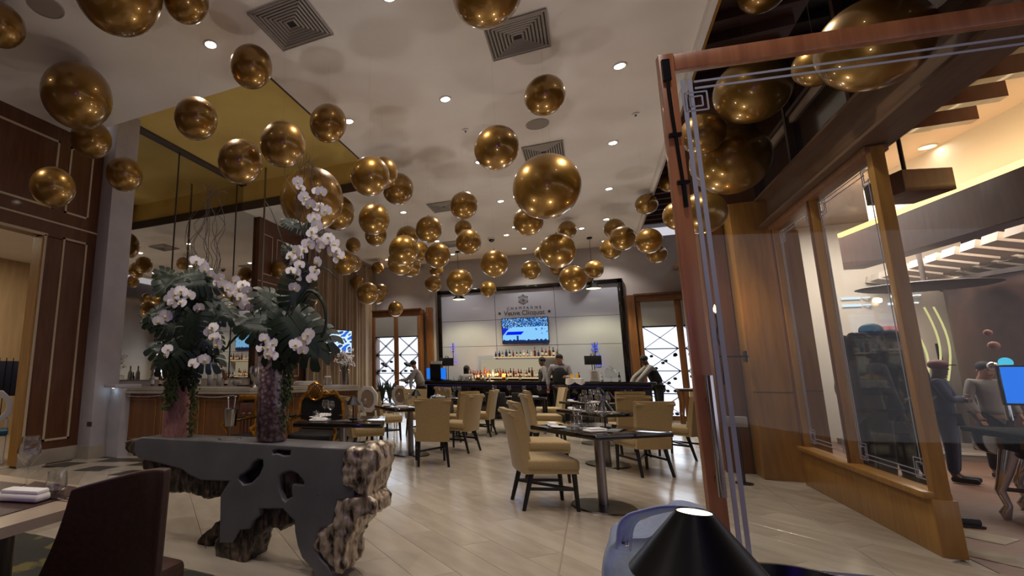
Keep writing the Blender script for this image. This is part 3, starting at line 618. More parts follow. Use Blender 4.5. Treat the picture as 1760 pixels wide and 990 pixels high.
sg = thing('wall_sign', 'dark lettering and round emblem printed on the white bar panel', 'sign', (-1.86, YB-.07, 0))
text_obj('lettering', 'CHAMPAGNE', .115, 'print_dark', (0, 0, 3.33), (PI/2, 0, 0), sg, sx=1.55)
text_obj('lettering', 'Veuve Clicquot', .21, 'print_dark', (0, 0, 3.18), (PI/2, 0, 0), sg, sx=.95)
for x in (-.86, .86): part(MB().box((x*.88, 0, 3.18), (.07, .006, .07)), 'square_dot', 'print_dark', sg)
mb = MB(); R_ = .15; P6 = [(R_*math.cos(PI/6+k*PI/3), R_*math.sin(PI/6+k*PI/3)) for k in range(6)]
for k in range(6):
    a, b = P6[k], P6[(k+1) % 6]; mb.bar((a[0], 0, 3.60+a[1]), (b[0], 0, 3.60+b[1]), .006, .016, up=(0, 1, 0)); a2 = (R_*.68*math.cos(k*PI/3+PI/6), R_*.68*math.sin(k*PI/3+PI/6)); b2 = (R_*.68*math.cos((k+1)*PI/3+PI/6), R_*.68*math.sin((k+1)*PI/3+PI/6)); mb.bar((a2[0], 0, 3.6+a2[1]), (b2[0], 0, 3.6+b2[1]), .006, .01, up=(0, 1, 0))
for k in range(6): q = P6[k]; mb.cyl((q[0], -.004, 3.6+q[1]), (q[0], .004, 3.6+q[1]), .02, n=8)
mb.bar((0, 0, 3.53), (0, 0, 3.68), .01, .014, up=(0, 1, 0)); mb.bar((-.07, 0, 3.58), (.07, 0, 3.58), .014, .01, up=(0, 1, 0)); mb.bar((-.05, 0, 3.66), (0, 0, 3.57), .008, .01, up=(0, 1, 0)); mb.bar((.05, 0, 3.66), (0, 0, 3.57), .008, .01, up=(0, 1, 0)); mb.bar((-.04, 0, 3.54), (.04, 0, 3.54), .008, .01, up=(0, 1, 0))
part(mb, 'emblem', 'print_dark', sg)
# shelf and bottles
sh = thing('bottle_shelf', 'long thin lit glass shelf under the bar television', 'shelf', (-1.86, YB-.2, 1.76)); part(MB().box((0, 0, 0), (1.96, .24, .03)), 'board', 'amber_glow', sh); 
for x in (-.9, .9): part(MB().box((x, .08, -.03), (.03, .2, .05)), 'bracket', 'steel', sh)
for k in range(18):
    bottle(random.choice([0, 1, 3, 4, 6, 2]) if k > 1 else 3, (-2.78+k*.108, YB-.2+random.uniform(-.03, .03), 1.776), ORD[k]+' spirit bottle from the left on the long shelf under the television', 'spirit bottles on the upper bar shelf', sc=random.uniform(.62, .95))
bs = thing('back_bar_step', 'stepped bottle display lit orange from inside, behind the bar', 'display', (-2.3, YB-.45, 0)); part(MB().box((0, 0, .55), (2.8, .3, 1.1)), 'cabinet', 'black_gloss', bs); part(MB().box((0, .02, 1.12), (1.6, .2, .04)), 'step', 'amber_glow', bs); part(MB().box((.0, .18, 1.42), (1.9, .02, .55)), 'lit_back', 'warm_glass', bs)
for k in range(34):
    x = -3.55+k*.078; bottle(random.choice([1, 4, 6, 1, 0, 2]), (x, YB-.45+random.choice([-.08, .0]), 1.145 if -3.1 < x < -1.5 else 1.10), ORD[k]+' bottle from the left in the orange lit row behind the bar', 'bottles in the lit row behind the bar', sc=random.uniform(.7, .98))
for x, l in ((-2.95, 'orange glass candle glowing among the bottles at left'), (-2.5, 'orange glass candle glowing among the middle bottles')):
    t = thing('candle_glass', l, 'candle', (x, YB-.62, 1.1)); part(MB().sph((0, 0, .09), .05, 10, 8, (1, 1, 1.3)), 'flame_glow', 'orange_glow', t); part(MB().cyl((0, 0, 0), (0, 0, .05), .05), 'cup', 'bottle_amber', t)
ld = bpy.data.lights.new('glow', 'POINT'); ld.energy = 26; ld.color = (1, .5, .2); ld.shadow_soft_size = .1; lo = bpy.data.objects.new('light', ld); COL.objects.link(lo); lo.parent = bs; lo.location = (-.6, -.35, 1.35)

# bar counter
YF = 14.2
br = thing('bar_counter', 'long black bar counter with a thin blue light strip under its top', 'bar', (0, 0, 0))
part(MB().box((-1.75, YF+.3, 1.03), (6.3, .66, .05), bev=.006), 'top', 'black_gloss', br); part(MB().box((-1.75, YF+.35, .5), (6.1, .4, 1.0)), 'front', 'black_wood', br)
part(MB().box((-1.75, YF+.13, .93), (6.1, .03, .005)), 'light_strip', 'strip_led', br)
for k in range(8): part(MB().box((-4.4+k*.76, YF+.145, .46), (.7, .015, .8), bev=.004), 'front_panel', 'black_gloss', br)
part(MB().cyl((-4.8, YF+.02, .18), (1.3, YF+.02, .18), .025), 'foot_rail', 'steel_dark', br)
ZB = 1.056
def P15(px, y=None): q = Py(px, 650, y or YF+.3); return q.x
# dispenser with blue lit sides
x = P15(751); t = thing('drink_dispenser', 'black box with blue lit side panels and cups on top, on the bar', 'dispenser', (x, YF+.3, ZB)); part(MB().box((0, 0, .24), (.34, .3, .48), bev=.01), 'body', 'black_metal', t)
for s_ in (-1, 1): part(MB().box((s_*.22, -.05, .2), (.1, .2, .32)), 'blue_panel', 'blue_screen', t)
for k in range(7): part(MB().lathe([(0, 0), (.03, 0), (.04, .09), (.035, .09), (0, .01)], (-.14+k*.046, 0, .48), n=10), 'cup', 'white_plastic', t)
for px, py, l in ((768, 622, 'black monitor on a pole at the left end of the bar'), (1019, 619, 'black monitor on a pole at the right of the waiter')):
    q = Py(px, py, YF+.45); t = thing('bar_monitor', l, 'monitor', (q.x, q.y, ZB)); h = q.z-ZB; part(MB().box((0, 0, h), (.42, .04, .24), bev=.008), 'screen_housing', 'black_matte', t); part(MB().cyl((-.03, .02, 0), (-.03, .02, h+.15), .01).cyl((.03, .02, 0), (.03, .02, h+.15), .01), 'pole', 'black_metal', t); part(MB().box((0, .02, .01), (.22, .18, .02)), 'foot', 'black_metal', t); part(MB().tube([(-.05, 0, h+.12), (-.05, 0, h+.17), (.05, 0, h+.17), (.05, 0, h+.12)], .008), 'hook', 'black_metal', t)
q = Py(1022, 648, YF+.1); t = thing('menu_stand', 'white printed menu card standing on the bar below the right monitor', 'menu', (q.x, q.y, ZB)); part(MB().box((0, 0, .15), (.22, .01, .3)), 'card', 'paper', t); 
mb = MB()
for k in range(7): mb.box((0, -.008, .25-k*.03), (.12+.04*(k % 2), .003, .006 if k else .014))
part(mb, 'print', 'print_dark', t); part(MB().box((0, 0, .005), (.22, .08, .01)), 'foot', 'black_metal', t)
q = Py(1050, 648, YF+.25); t = thing('glass_cloche', 'clear glass cloche on a foot at the right end of the bar', 'cloche', (q.x, q.y, ZB)); part(MB().lathe([(.1, 0), (.02, .02), (.02, .1), (.15, .11), (.15, .12), (0, .12)], n=18), 'stand', 'glass_ware', t); part(MB().lathe([(.14, .12), (.14, .26), (.09, .34), (.015, .37), (.02, .4), (0, .41)], n=18), 'dome', 'glass_ware', t)
for i, (px, k) in enumerate(((826, 0), (832, 2), (840, 2), (870, 0), (893, 4), (995, 0), (1035, 2), (1065, 0))):
    bottle(k, (P15(px), YF+.4, ZB), ORD[i]+' bottle standing on the bar top among monitors and bartenders', 'bottles on the bar top', sc=.8)
gl_small = MB().lathe([(0, 0), (.03, 0), (.036, .1), (.033, .1), (.028, .006), (0, .006)], n=12).mesh('bar_glass', 'glass_ware', True)
for k in range(8): tag(inst('bar_glass', gl_small, None, (P15(778+k*5), YF+.45+.05*(k % 2), ZB)), ORD[k]+' empty glass from the left in the row on the bar top', 'glass', 'upturned glasses on the bar')
# neon reflections by the bar panel, modelled as blue and purple glowing tubes
for px, py, l, m_ in ((1022, 600, 'bright blue neon reflection right of the waiter, built as a glowing squiggle', 'blue_led'), (778, 600, 'faint purple neon reflection beside the left bar monitor, built as thin glowing tubes', 'purple_led')):
    q = Py(px, py, YB-.1); t = thing('neon_sign', l, 'sign', (q.x, YB-.1, q.z)); mb = MB()
    for k, (x0, x1, z) in enumerate(((-.06, .08, .18), (-.04, .06, .1), (-.08, .08, .02), (.02, .1, -.16), (-.02, .12, -.32), (.0, .14, -.42))): mb.tube([(x0, 0, z), (x0+.02, 0, z-.07), (x1, 0, z-.05), (x1, 0, z+.03)], .012 if m_ == 'blue_led' else .005, 6)
    part(mb, 'tube', m_, t); part(MB().box((.01, .03, -.1), (.02, .02, .6)), 'mount', 'black_metal', t)
# pendant lamps
for px, py, w in ((789, 514, 'left'), (1020, 495, 'right')):
    q = Py(px, py, 15.0); t = thing('pendant_lamp', w+' black cone pendant lamp hanging over the bar, glowing beneath', 'lamp', (q.x, q.y, q.z))
    part(MB().lathe([(.2, -.02), (.18, .02), (.07, .12), (.05, .2), (.0, .21)], n=24), 'shade', 'black_metal', t); part(MB().lathe([(.19, -.012), (.17, .01), (0, .012)], n=24), 'diffuser', 'pend_glow', t); part(MB().cyl((0, 0, .2), (0, 0, ZC-q.z), .006, n=6), 'cord', 'black_metal', t); part(MB().cyl((0, 0, ZC-q.z-.04), (0, 0, ZC-q.z), .07), 'canopy', 'black_metal', t)
    ld = bpy.data.lights.new('spot', 'SPOT'); ld.energy = 150; ld.color = (1, .9, .5); ld.spot_size = math.radians(140); ld.spot_blend = .5; ld.shadow_soft_size = .1; lo = bpy.data.objects.new('light', ld); COL.objects.link(lo); lo.parent = t; lo.location = (0, 0, -.06)

# ------------------------------------------------------------ wine cabinets
def wine_cabinet(x0, x1, ztop, label, ncol, yfront, side):
    t = thing('wine_cabinet', label, 'cabinet', (0, 0, 0)); yb = YB-.04; d = YB-yfront
    part(MB().box(((x0+x1)/2, YB-d/2, ztop-.12), (x1-x0, d, .24), bev=.01), 'head', 'wood_brown', t); part(MB().box(((x0+x1)/2, yfront-.03, ztop-.02), (x1-x0+.08, .08, .06), bev=.01), 'cornice', 'wood_panel', t)
    for x in (x0+.06, x1-.06): part(MB().box((x, YB-d/2, ztop/2-.1), (.12, d, ztop-.2), bev=.01), 'jamb', 'wood_brown', t)
    xm = (x0+x1)/2; part(MB().box((xm, yfront+.03, ztop/2-.1), (.16, .06, ztop-.2), bev=.008), 'centre_stile', 'wood_brown', t)
    part(MB().box((xm, yb, ztop/2), (x1-x0-.1, .02, ztop-.2)), 'lit_back', 'wine_back', t)
    zt = ztop-.95; iw = (x1-x0-.24-.16)/2
    for s_ in (-1, 1):
        cx = xm+s_*(.08+iw/2)
        part(MB().box((cx, yfront+.02, (zt+ztop-.24)/2), (iw, .02, ztop-.24-zt)), 'upper_panel', 'wine_cab_panel', t)
        part(MB().box((cx, yfront+.03, zt), (iw, .04, .04)), 'rail', 'black_metal', t)
        hh = .62
        for k in range(4):
            z1 = zt-k*hh; z0 = z1-hh; 
            if z0 < .1: z0 = .1
            part(MB().box((cx, yfront+.15, z0), (iw, .2, .025)), 'rack_shelf', 'black_metal', t)
            part(MB().bar((cx-iw/2, yfront+.12, z0), (cx+iw/2, yfront+.12, z1), .016, .16, up=(0, 1, 0)).bar((cx-iw/2, yfront+.12, z1), (cx+iw/2, yfront+.12, z0), .016, .16, up=(0, 1, 0)), 'cross_rack', 'steel_dark', t)
            if k:
                for b in range(8):
                    u = random.uniform(.08, .92); zb = z0+.03 if random.random() < .5 else z0+abs(u-.5)*hh*(1 if b % 2 else .9)+hh*.28 if k < 3 else z0+.04
                    o = inst('bottle', WB, None, (cx-iw/2+u*iw, yfront+.02, zb+.045), (PI/2*-1, 0, 0)); tag(o, ORD[b]+' wine bottle on the '+('left' if s_ < 0 else 'right')+' side, '+ORD[k]+' rack row of the '+side+' backlit cabinet', 'bottle', 'wine bottles in the '+side+' backlit cabinet')
    part(MB().box((xm, yfront+.05, .05), (x1-x0, .1, .1)), 'plinth', 'wood_brown', t)
WB = bottle_mesh('bottle', 'bottle_green', None, .24, .04)
wine_cabinet(-7.0, -5.2, 3.45, 'left backlit wine cabinet in a brown wood frame with crossed racks', 2, 15.85, 'left')
wine_cabinet(1.25, 3.3, 3.52, 'right backlit wine cabinet in a brown wood frame, behind the leaning waiter', 2, 16.0, 'right')
struct(MB().box((-4.98, 16.2, 1.75), (.2, .2, 3.5)).build('trim_3', 'wood_brown'))['label'] = 'pale wood post right of the left wine cabinet'
struct(MB().box((1.13, 16.1, 1.75), (.2, .3, 3.5)).build('trim_4', 'wood_brown'))['label'] = 'pale wood post left of the right wine cabinet'
for x, w_ in ((-6.1, 1.5), (2.2, 1.5)):
    ld = bpy.data.lights.new('cab', 'AREA'); ld.energy = 14; ld.color = (.85, .92, 1); ld.shape = 'RECTANGLE'; ld.size = w_; ld.size_y = 2; lo = bpy.data.objects.new('cabinet_light', ld); COL.objects.link(lo); lo.location = (x, 15.8, 1.6); lo.rotation_euler = (-PI/2, 0, 0)

# ------------------------------------------------------------ tables and chairs
def make_chair():
    t = thing('dining_chair', 'x', 'chair')
    part(MB().box((0, 0, .425), (.5, .5, .11), bev=.03, seg=3).box((0, 0, .37), (.47, .47, .05)), 'seat', 'fabric', t)
    def bf(side):
        def f(u, v):
            w = .235+.03*v-.03*math.sin(v*PI)*.5; x = (u*2-1)*w; y = .235+.08*v+.025*v*v*1.5+.02*(1-(2*u-1)**2)*1.2
            return (x, y+side*.04*(1-.25*v), .34+v*.60)
        return f
    mb = MB(); n, m_ = 8, 8; F0, F1 = bf(-1), bf(1)
    A_ = [[mb.bm.verts.new(F0(i/n, j/m_)) for j in range(m_+1)] for i in range(n+1)]; B_ = [[mb.bm.verts.new(F1(i/n, j/m_)) for j in range(m_+1)] for i in range(n+1)]
    for i in range(n):
        for j in range(m_): mb.bm.faces.new((A_[i][j], A_[i+1][j], A_[i+1][j+1], A_[i][j+1])); mb.bm.faces.new((B_[i][j+1], B_[i+1][j+1], B_[i+1][j], B_[i][j]))
    for i in range(n): mb.bm.faces.new((A_[i][m_], A_[i+1][m_], B_[i+1][m_], B_[i][m_])); mb.bm.faces.new((B_[i][0], B_[i+1][0], A_[i+1][0], A_[i][0]))
    for j in range(m_): mb.bm.faces.new((A_[0][j], A_[0][j+1], B_[0][j+1], B_[0][j])); mb.bm.faces.new((B_[n][j], B_[n][j+1], A_[n][j+1], A_[n][j]))
    part(mb, 'backrest', 'fabric', t)
    part(MB().cyl((-.262, .37, .905), (.262, .37, .905), .025, n=12), 'back_roll', 'fabric', t)
    for sx in (-1, 1):
        part(MB().cyl((sx*.2, -.2, .36), (sx*.21, -.215, 0), .026, .018, n=8), 'leg', 'black_wood', t)
        part(MB().cyl((sx*.19, .2, .36), (sx*.21, .30, 0), .026, .018, n=8), 'leg', 'black_wood', t)
        part(MB().bar((sx*.205, -.205, .2), (sx*.2, .24, .2), .016, .028), 'stretcher', 'black_wood', t)
    part(MB().bar((-.2, -.205, .2), (.2, .24, .2), .016, .028), 'stretcher', 'black_wood', t)
    return t
CH0 = make_chair(); first = [True]
def chair(x, y, face, label):
    rz = math.radians(face)+PI/2; g = 'tan upholstered dining chairs with black legs'; label = 'tan upholstered dining chair '+label
    if first[0]:
        first[0] = False; CH0.location = (x, y, 0); CH0.rotation_euler = (0, 0, rz); tag(CH0, label, None, g); return CH0
    return dup(CH0, (x, y, 0), rz, label, g)
chair(-.50, 5.46, 23, 'nearest the viewer, at the left of the near black table')
chair(-.62, 6.75, 20, 'with its back just behind the nearest chair')
chair(.50, 7.68, 120, 'right of the near table, turned away, back to the viewer')
chair(-2.22, 7.15, 112, 'standing alone before the middle left table, back turned')
chair(-2.16, 8.5, 165, 'in profile right behind the lone middle one')
chair(-2.5, 9.75, 150, 'with a broad back behind the profile chair')
chair(-2.25, 10.65, 175, 'last in the left row, facing left before the black bar')
chair(-3.3, 7.15, 45, 'tucked behind the black table beside the gold armchair')
chair(-3.75, 9.1, 60, 'left of the white octagonal chair, low back showing')
chair(-3.35, 9.95, -60, 'facing the viewer behind the middle left table')
chair(-.75, 8.9, 20, 'showing only its top behind the second right table at left')
chair(-.9, 10.6, 15, 'farther back left of the waiter, top only')
chair(.42, 9.3, 110, 'behind the glasses of the second right table')
chair(.48, 11.0, 110, 'farthest in the right row before the bar')
chair(1.15, 9.35, 150, 'with its wide back just beyond the away-turned chair')
chair(-3.2, 12.2, 60, 'by the left end of the bar')
chair(-1.0, 12.6, 200, 'at the right of the white cloth table')
def square_table(x, y, rz, w, label, group='black square pedestal tables'):
    t = thing('dining_table', label, 'table', (x, y, 0), rz, group)
    part(MB().box((0, 0, .73), (w, w, .045), bev=.006), 'tabletop', 'black_gloss', t)
    part(MB().cyl((0, 0, .02), (0, 0, .71), .045, n=20), 'pedestal', 'steel', t); part(MB().lathe([(0, .022), (.05, .03), (.29, .018), (.3, .0), (0, 0)], n=32), 'base', 'steel_dark', t); part(MB().box((0, 0, .7), (.4, .4, .02)), 'top_plate', 'black_metal', t)
    return t
T1 = square_table(.0, 5.62, math.radians(43), .92, 'near black square table on a brushed steel pedestal')
T2 = square_table(.1, 8.1, math.radians(43), .92, 'second black square table in the right row, behind the near one')
T3 = square_table(-2.75, 7.75, math.radians(43), .92, 'black square table behind the lone tan chair, middle left')
T4 = square_table(-2.75, 5.35, math.radians(20), 1.0, 'black table in front of the gold armchair')
T5 = square_table(.0, 10.3, math.radians(43), .9, 'third black table in the right row, nearest the waiter')
T6 = square_table(-2.9, 10.9, math.radians(20), .9, 'black table among the far left chairs')
# long cloth topped table with black chairs
t = thing('banquette_table', 'long dark table with white place mats and a row of glasses before the bar', 'table', (-1.62, 11.8, 0)); part(MB().box((0, 0, .73), (1.3, .7, .04), bev=.005), 'tabletop', 'black_gloss', t)
for sx in (-.6, .6):
    for sy in (-.3, .3): part(MB().box((sx, sy, .355), (.05, .05, .71)), 'leg', 'black_wood', t)
for x, l in ((-1.95, 'black high-backed chair at the left of the long dark table'), (-1.4, 'black high-backed chair at the right of the long dark table')):
    t = thing('black_chair', l, 'chair', (x, 11.2, 0)); part(MB().box((0, 0, .44), (.44, .44, .08), bev=.02), 'seat', 'black_matte', t); part(MB().box((0, -.2, .66), (.42, .05, .42), bev=.015), 'backrest', 'black_matte', t)
    for sx in (-.18, .18):
        for sy in (-.18, .18): part(MB().cyl((sx, sy, .4), (sx*1.1, sy*1.1, 0), .02, .015, n=8), 'leg', 'black_wood', t)

# glassware meshes
wg = MB().lathe([(0, .002), (.034, .002), (.034, .005), (.004, .009), (.0035, .105), (.012, .115), (.038, .145), (.043, .165), (.034, .215), (.032, .215), (.041, .165), (.036, .147), (0, .118)], n=18).mesh('wine_glass', 'glass_ware', True)
tb = MB().lathe([(0, .003), (.034, .003), (.041, .03), (.036, .095), (.034, .095), (.038, .03), (.03, .008), (0, .008)], n=18).mesh('tumbler', 'glass_ware', True)
def napk_mesh():
    mb = MB(); mb.box((0, 0, .012), (.2, .1, .02), bev=.008, seg=2); mb.box((.01, 0, .03), (.16, .08, .016), bev=.007, seg=2); mb.cyl((.095, -.045, .018), (.095, .045, .018), .016, n=10); return mb.mesh('napkin', 'white_cloth', True)
nk = napk_mesh(); pl = MB().lathe([(0, .004), (.05, .004), (.08, .013), (.079, .016), (.05, .008), (0, .008)], n=24).mesh('side_plate', 'white_plastic', True)
def setm(name, me, p, label, cat, group, rz=0, sc=1): return tag(inst(name, me, None, p, (0, 0, rz), (sc, sc, sc)), label, cat, group)
lampp = None
def up_light(par, z, e):
    ld = bpy.data.lights.new('up', 'SPOT'); ld.energy = e; ld.color = (1, .93, .9); ld.spot_size = math.radians(170); ld.spot_blend = .6; ld.shadow_soft_size = .12
    lo = bpy.data.objects.new('light', ld); COL.objects.link(lo); lo.parent = par; lo.location = (0, 0, z+.06); lo.rotation_euler = (PI, 0, 0)
def table_lamp(x, y, z, label, sc=1):
    global lampp
    if lampp is None:
        t = thing('cordless_lamp', label, 'lamp', (x, y, z), 0, 'small black cone table lamps'); part(MB().cyl((0, 0, 0), (0, 0, .012), .05, n=20), 'base', 'black_metal', t); part(MB().cyl((0, 0, .012), (0, 0, .26), .008, n=8), 'stem', 'black_metal', t)
        part(MB().lathe([(.09, .17), (.02, .27), (.018, .27), (.086, .172)], n=24), 'shade', 'black_metal', t); part(MB().lathe([(.019, .268), (0, .268)], n=12), 'top_light', 'lamp_disc_low', t); up_light(t, .28, 34); lampp = t; return t
    return dup(lampp, (x, y, z), 0, label, None, sc)
tn = [(T1, 'the near black table', 1), (T2, 'the second right table', 1), (T3, 'the middle left black table', 1), (T4, 'the table by the gold armchair', 1), (T5, 'the third right table', 0), (T6, 'the far left black table', 0)]
def onT(T, u, v): a = T.rotation_euler.z; return (T.location.x+u*math.cos(a)-v*math.sin(a), T.location.y+u*math.sin(a)+v*math.cos(a), .7535)
for T, nm, lamp in tn:
    for k, (u, v, w_) in enumerate(((-.12, -.2, 'front'), (-.22, .02, 'left'), (.1, .2, 'rear'), (.22, .3, 'rear right'))): setm('wine_glass', wg, onT(T, u, v), w_+' wine glass on '+nm, 'glass', 'stemmed wine glasses on the set tables', sc=1.05)
    for k, (u, v, w_) in enumerate(((-.32, -.05, 'left'), (.05, .32, 'rear'))): setm('tumbler', tb, onT(T, u, v), w_+' water tumbler on '+nm, 'glass', 'water tumblers on the set tables')
    for k, (u, v, w_) in enumerate(((-.26, -.24, 'left front'), (-.3, .3, 'rear'))): setm('napkin', nk, onT(T, u, v), w_+' folded white napkin on '+nm, 'napkin', 'folded white napkins', rz=T.rotation_euler.z+k)
    setm('side_plate', pl, onT(T, -.36, .14), 'white side plate on '+nm, 'plate', 'white side plates')
    if lamp or nm.startswith('the third'): table_lamp(*onT(T, .12, .02), label='black cone lamp in the middle of '+nm)
for k in range(4):
    x = -2.12+k*.33; setm('wine_glass', wg, (x, 11.9, .751), ORD[k]+' wine glass from the left on the long dark table before the bar', 'glass', 'row of glasses on the long dark table', sc=1.15)
for k in range(3): setm('napkin', nk, (-2.0+k*.38, 11.62, .751), ORD[k]+' napkin from the left on the long dark table', 'napkin', 'napkins on the long dark table')
table_lamp(-3.5, 12.0, 0, 'x') if False else None

# white octagonal framed chairs / mirrors beside the counter
for px, py, y, l in ((631, 686, 8.6, 'white octagon backed chair with beige oval centre left of the tables'), (687, 680, 11.2, 'white octagon backed chair farther back beside the wine cabinet')):
    q = Py(px, py, y); t = thing('octagon_chair', l, 'chair', (q.x, q.y, 0), math.radians(-15)); R0 = .25
    zc = q.z; ol = [((R0*1.0)*math.cos(PI/8+k*PI/4), zc+R0*math.sin(PI/8+k*PI/4)) for k in range(8)]; il = [(.17*math.cos(k*PI/8), zc+.18*math.sin(k*PI/8)) for k in range(16)]
    curve_fill('back_frame', [ol, il], .04, 'white_plastic', t, .008); part(MB().cyl((0, .03, zc), (0, .01, zc), .175, n=24), 'back_pad', 'stone_beige', t)
    part(MB().box((0, -.22, .43), (.46, .46, .08), bev=.03), 'seat', 'stone_beige', t)
    for sx in (-.2, .2):
        part(MB().cyl((sx, 0, zc-.2), (sx, .05, 0), .02, .016), 'leg', 'white_plastic', t); part(MB().cyl((sx, -.4, .4), (sx, -.42, 0), .02, .016), 'leg', 'white_plastic', t)

# gold throne armchairs
def throne(px, py, y, rz, label):
    q = Py(px, py, y); t = thing('gold_armchair', label, 'armchair', (q.x, q.y, 0), rz, 'gilded baroque armchairs')
    zb, zt = .5, 1.02; w = .31
    pad = [(-w+.02, zb), (w-.02, zb), (w, .72), (w-.03, .9), (.18, .97), (0, .93), (-.18, .97), (-w+.03, .9), (-w, .72)]
    curve_fill('back_pad', [pad], .06, 'black_matte', t, .01)
    fr = [(-w+.0, .0, .46), (-w-.02, 0, .7), (-w+.0, 0, .9), (-w+.08, 0, 1.0), (-.12, 0, 1.02), (-.02, 0, .98), (.06, 0, 1.0), (w-.08, 0, 1.0), (w, 0, .9), (w+.02, 0, .7), (w, 0, .46)]
    part(MB().tube(fr, .03, 8), 'gilt_frame', 'gold_leaf', t)
    mb = MB(); c0 = (-.08, -.03, 1.03); 
    for k in range(16): a = k*PI/8; b = a+PI/8; mb.tube([(c0[0]+.11*math.cos(a), -.03, c0[2]+.12*math.sin(a)), (c0[0]+.11*math.cos(b), -.03, c0[2]+.12*math.sin(b))], .018, 6)
    for k in range(-2, 3): mb.tube([(c0[0]-.08+k*.03, -.04, c0[2]-.09), (c0[0]+.06+k*.03, -.04, c0[2]+.09)], .009, 5); mb.tube([(c0[0]+.08+k*.03, -.03, c0[2]-.09), (c0[0]-.06+k*.03, -.03, c0[2]+.09)], .009, 5)
    part(mb, 'lattice_crest', 'gold_leaf', t)
    part(MB().tube([(.02, -.02, 1.0), (.08, -.02, 1.04), (.14, -.02, 1.0), (.2, -.02, 1.05), (.26, -.02, 1.0)], .014, 6), 'scroll', 'gold_leaf', t)
    text_obj('lettering', 'Love', .13, 'paper', (.04, -.012, .72), (PI/2, 0, 0), t, depth=.002)
    part(MB().box((0, -.28, .44), (.6, .56, .1), bev=.03), 'seat', 'black_matte', t); part(MB().box((0, -.28, .37), (.62, .58, .05), bev=.015), 'seat_rail', 'gold_leaf', t)
    for sx in (-1, 1):
        part(MB().tube([(sx*.31, 0, .7), (sx*.33, -.2, .68), (sx*.34, -.42, .66), (sx*.34, -.5, .62), (sx*.34, -.46, .58)], .024, 8), 'arm', 'gold_leaf', t); part(MB().box((sx*.335, -.25, .7), (.05, .2, .035), bev=.012), 'arm_pad', 'black_matte', t)
        part(MB().tube([(sx*.34, -.46, .6), (sx*.33, -.4, .5), (sx*.3, -.44, .38)], .022, 8), 'arm_support', 'gold_leaf', t)
        part(MB().tube([(sx*.28, -.5, .38), (sx*.31, -.54, .25), (sx*.27, -.5, .1), (sx*.3, -.54, .01)], [.04, .032, .022, .026], 8), 'leg', 'gold_leaf', t); part(MB().tube([(sx*.28, 0, .4), (sx*.28, .03, .2), (sx*.29, .08, .01)], [.03, .024, .02], 8), 'leg', 'gold_leaf', t)
throne(552, 700, 6.3, math.radians(12), 'gilded baroque armchair with black back and chalk writing, behind the left black table')
throne(462, 700, 5.6, math.radians(-20), 'second gilded armchair mostly hidden behind the shell vase')

# sconce and small items by the pier
q = Py(1240, 620, 7.6)
t = thing('wall_sconce', 'iron candle sconce with a glowing bulb beside the pier', 'sconce', (q.x, q.y, 0))
zf = Py(1238, 532, 7.6).z; part(MB().tube([(0, 0, zf-.05), (.01, 0, zf-.2), (-.02, 0, zf-.35), (.02, 0, zf-.5), (.0, 0, zf-.95)], .012, 8), 'stem', 'black_metal', t); part(MB().lathe([(0, 0), (.05, 0), (.045, .012), (0, .012)], (0, 0, zf-.06), n=16), 'drip_pan', 'black_metal', t); part(MB().lathe([(0, -.04), (.02, -.02), (.022, .01), (.008, .05), (0, .07)], (0, 0, zf), n=12), 'bulb', 'flame', t); part(MB().box((.14, .05, zf-.6), (.3, .02, .02)).box((.27, .1, zf-.6), (.02, .12, .14)), 'bracket', 'black_metal', t)
ld = bpy.data.lights.new('candle', 'POINT'); ld.energy = 5; ld.color = (1, .6, .3); ld.shadow_soft_size = .03; lo = bpy.data.objects.new('light', ld); COL.objects.link(lo); lo.parent = t; lo.location = (0, -.05, zf+.02)
q = Py(1262, 735, 7.6); t = thing('post_stand', 'slim steel stand with a small box at the foot of the pier', 'stand', (q.x, q.y-.15, 0)); part(MB().cyl((0, 0, 0), (0, 0, .75), .018), 'post', 'steel_dark', t); part(MB().box((0, 0, .72), (.2, .08, .12), bev=.005), 'box', 'vent_metal', t); part(MB().cyl((0, 0, 0), (0, 0, .015), .09, n=20), 'foot', 'steel_dark', t)
# far right sofa/sideboard and stool silhouettes
q = Pz(1180, 735, 0); t = thing('side_table', 'dark wooden side table with turned legs beside the right wine cabinet', 'table', (q.x+.1, q.y, 0)); part(MB().box((.3, 0, .88), (1.0, .5, .06), bev=.01), 'top', 'wood_dark', t)
for sx in (-.15, .75):
    for sy in (-.2, .2): part(MB().tube([(sx, sy, .85), (sx+.02, sy, .6), (sx-.01, sy, .3), (sx, sy, .0)], [.05, .04, .025, .035], 8), 'leg', 'wood_brown', t)
t = thing('low_sofa', 'low olive banquette against the far right wall', 'sofa', (2.75, 14.9, 0)); part(MB().box((0, 0, .25), (1.1, .6, .4), bev=.03), 'seat', 'fabric', t); part(MB().box((0, .3, .6), (1.1, .12, .6), bev=.03), 'backrest', 'fabric', t)
for px, y, l in ((657, 15.2, 'left dark potted plant silhouette before the left wine cabinet'), (670, 15.1, 'right dark potted plant silhouette before the left wine cabinet')):
    q = Py(px, 660, y); t = thing('potted_plant', l, 'plant', (q.x, y, 0)); part(MB().lathe([(0, 0), (.1, 0), (.14, .3), (.13, .3), (0, .28)], n=16), 'pot', 'black_matte', t); mb = MB()
    for k in range(14): a = k*2.4; mb.tube([(0, 0, .28), (.1*math.cos(a), .1*math.sin(a), .75), (.22*math.cos(a), .22*math.sin(a), 1.0+.05*math.sin(k))], [.012, .03, .004], 5)
    part(mb, 'foliage', 'leaf_dark', t)

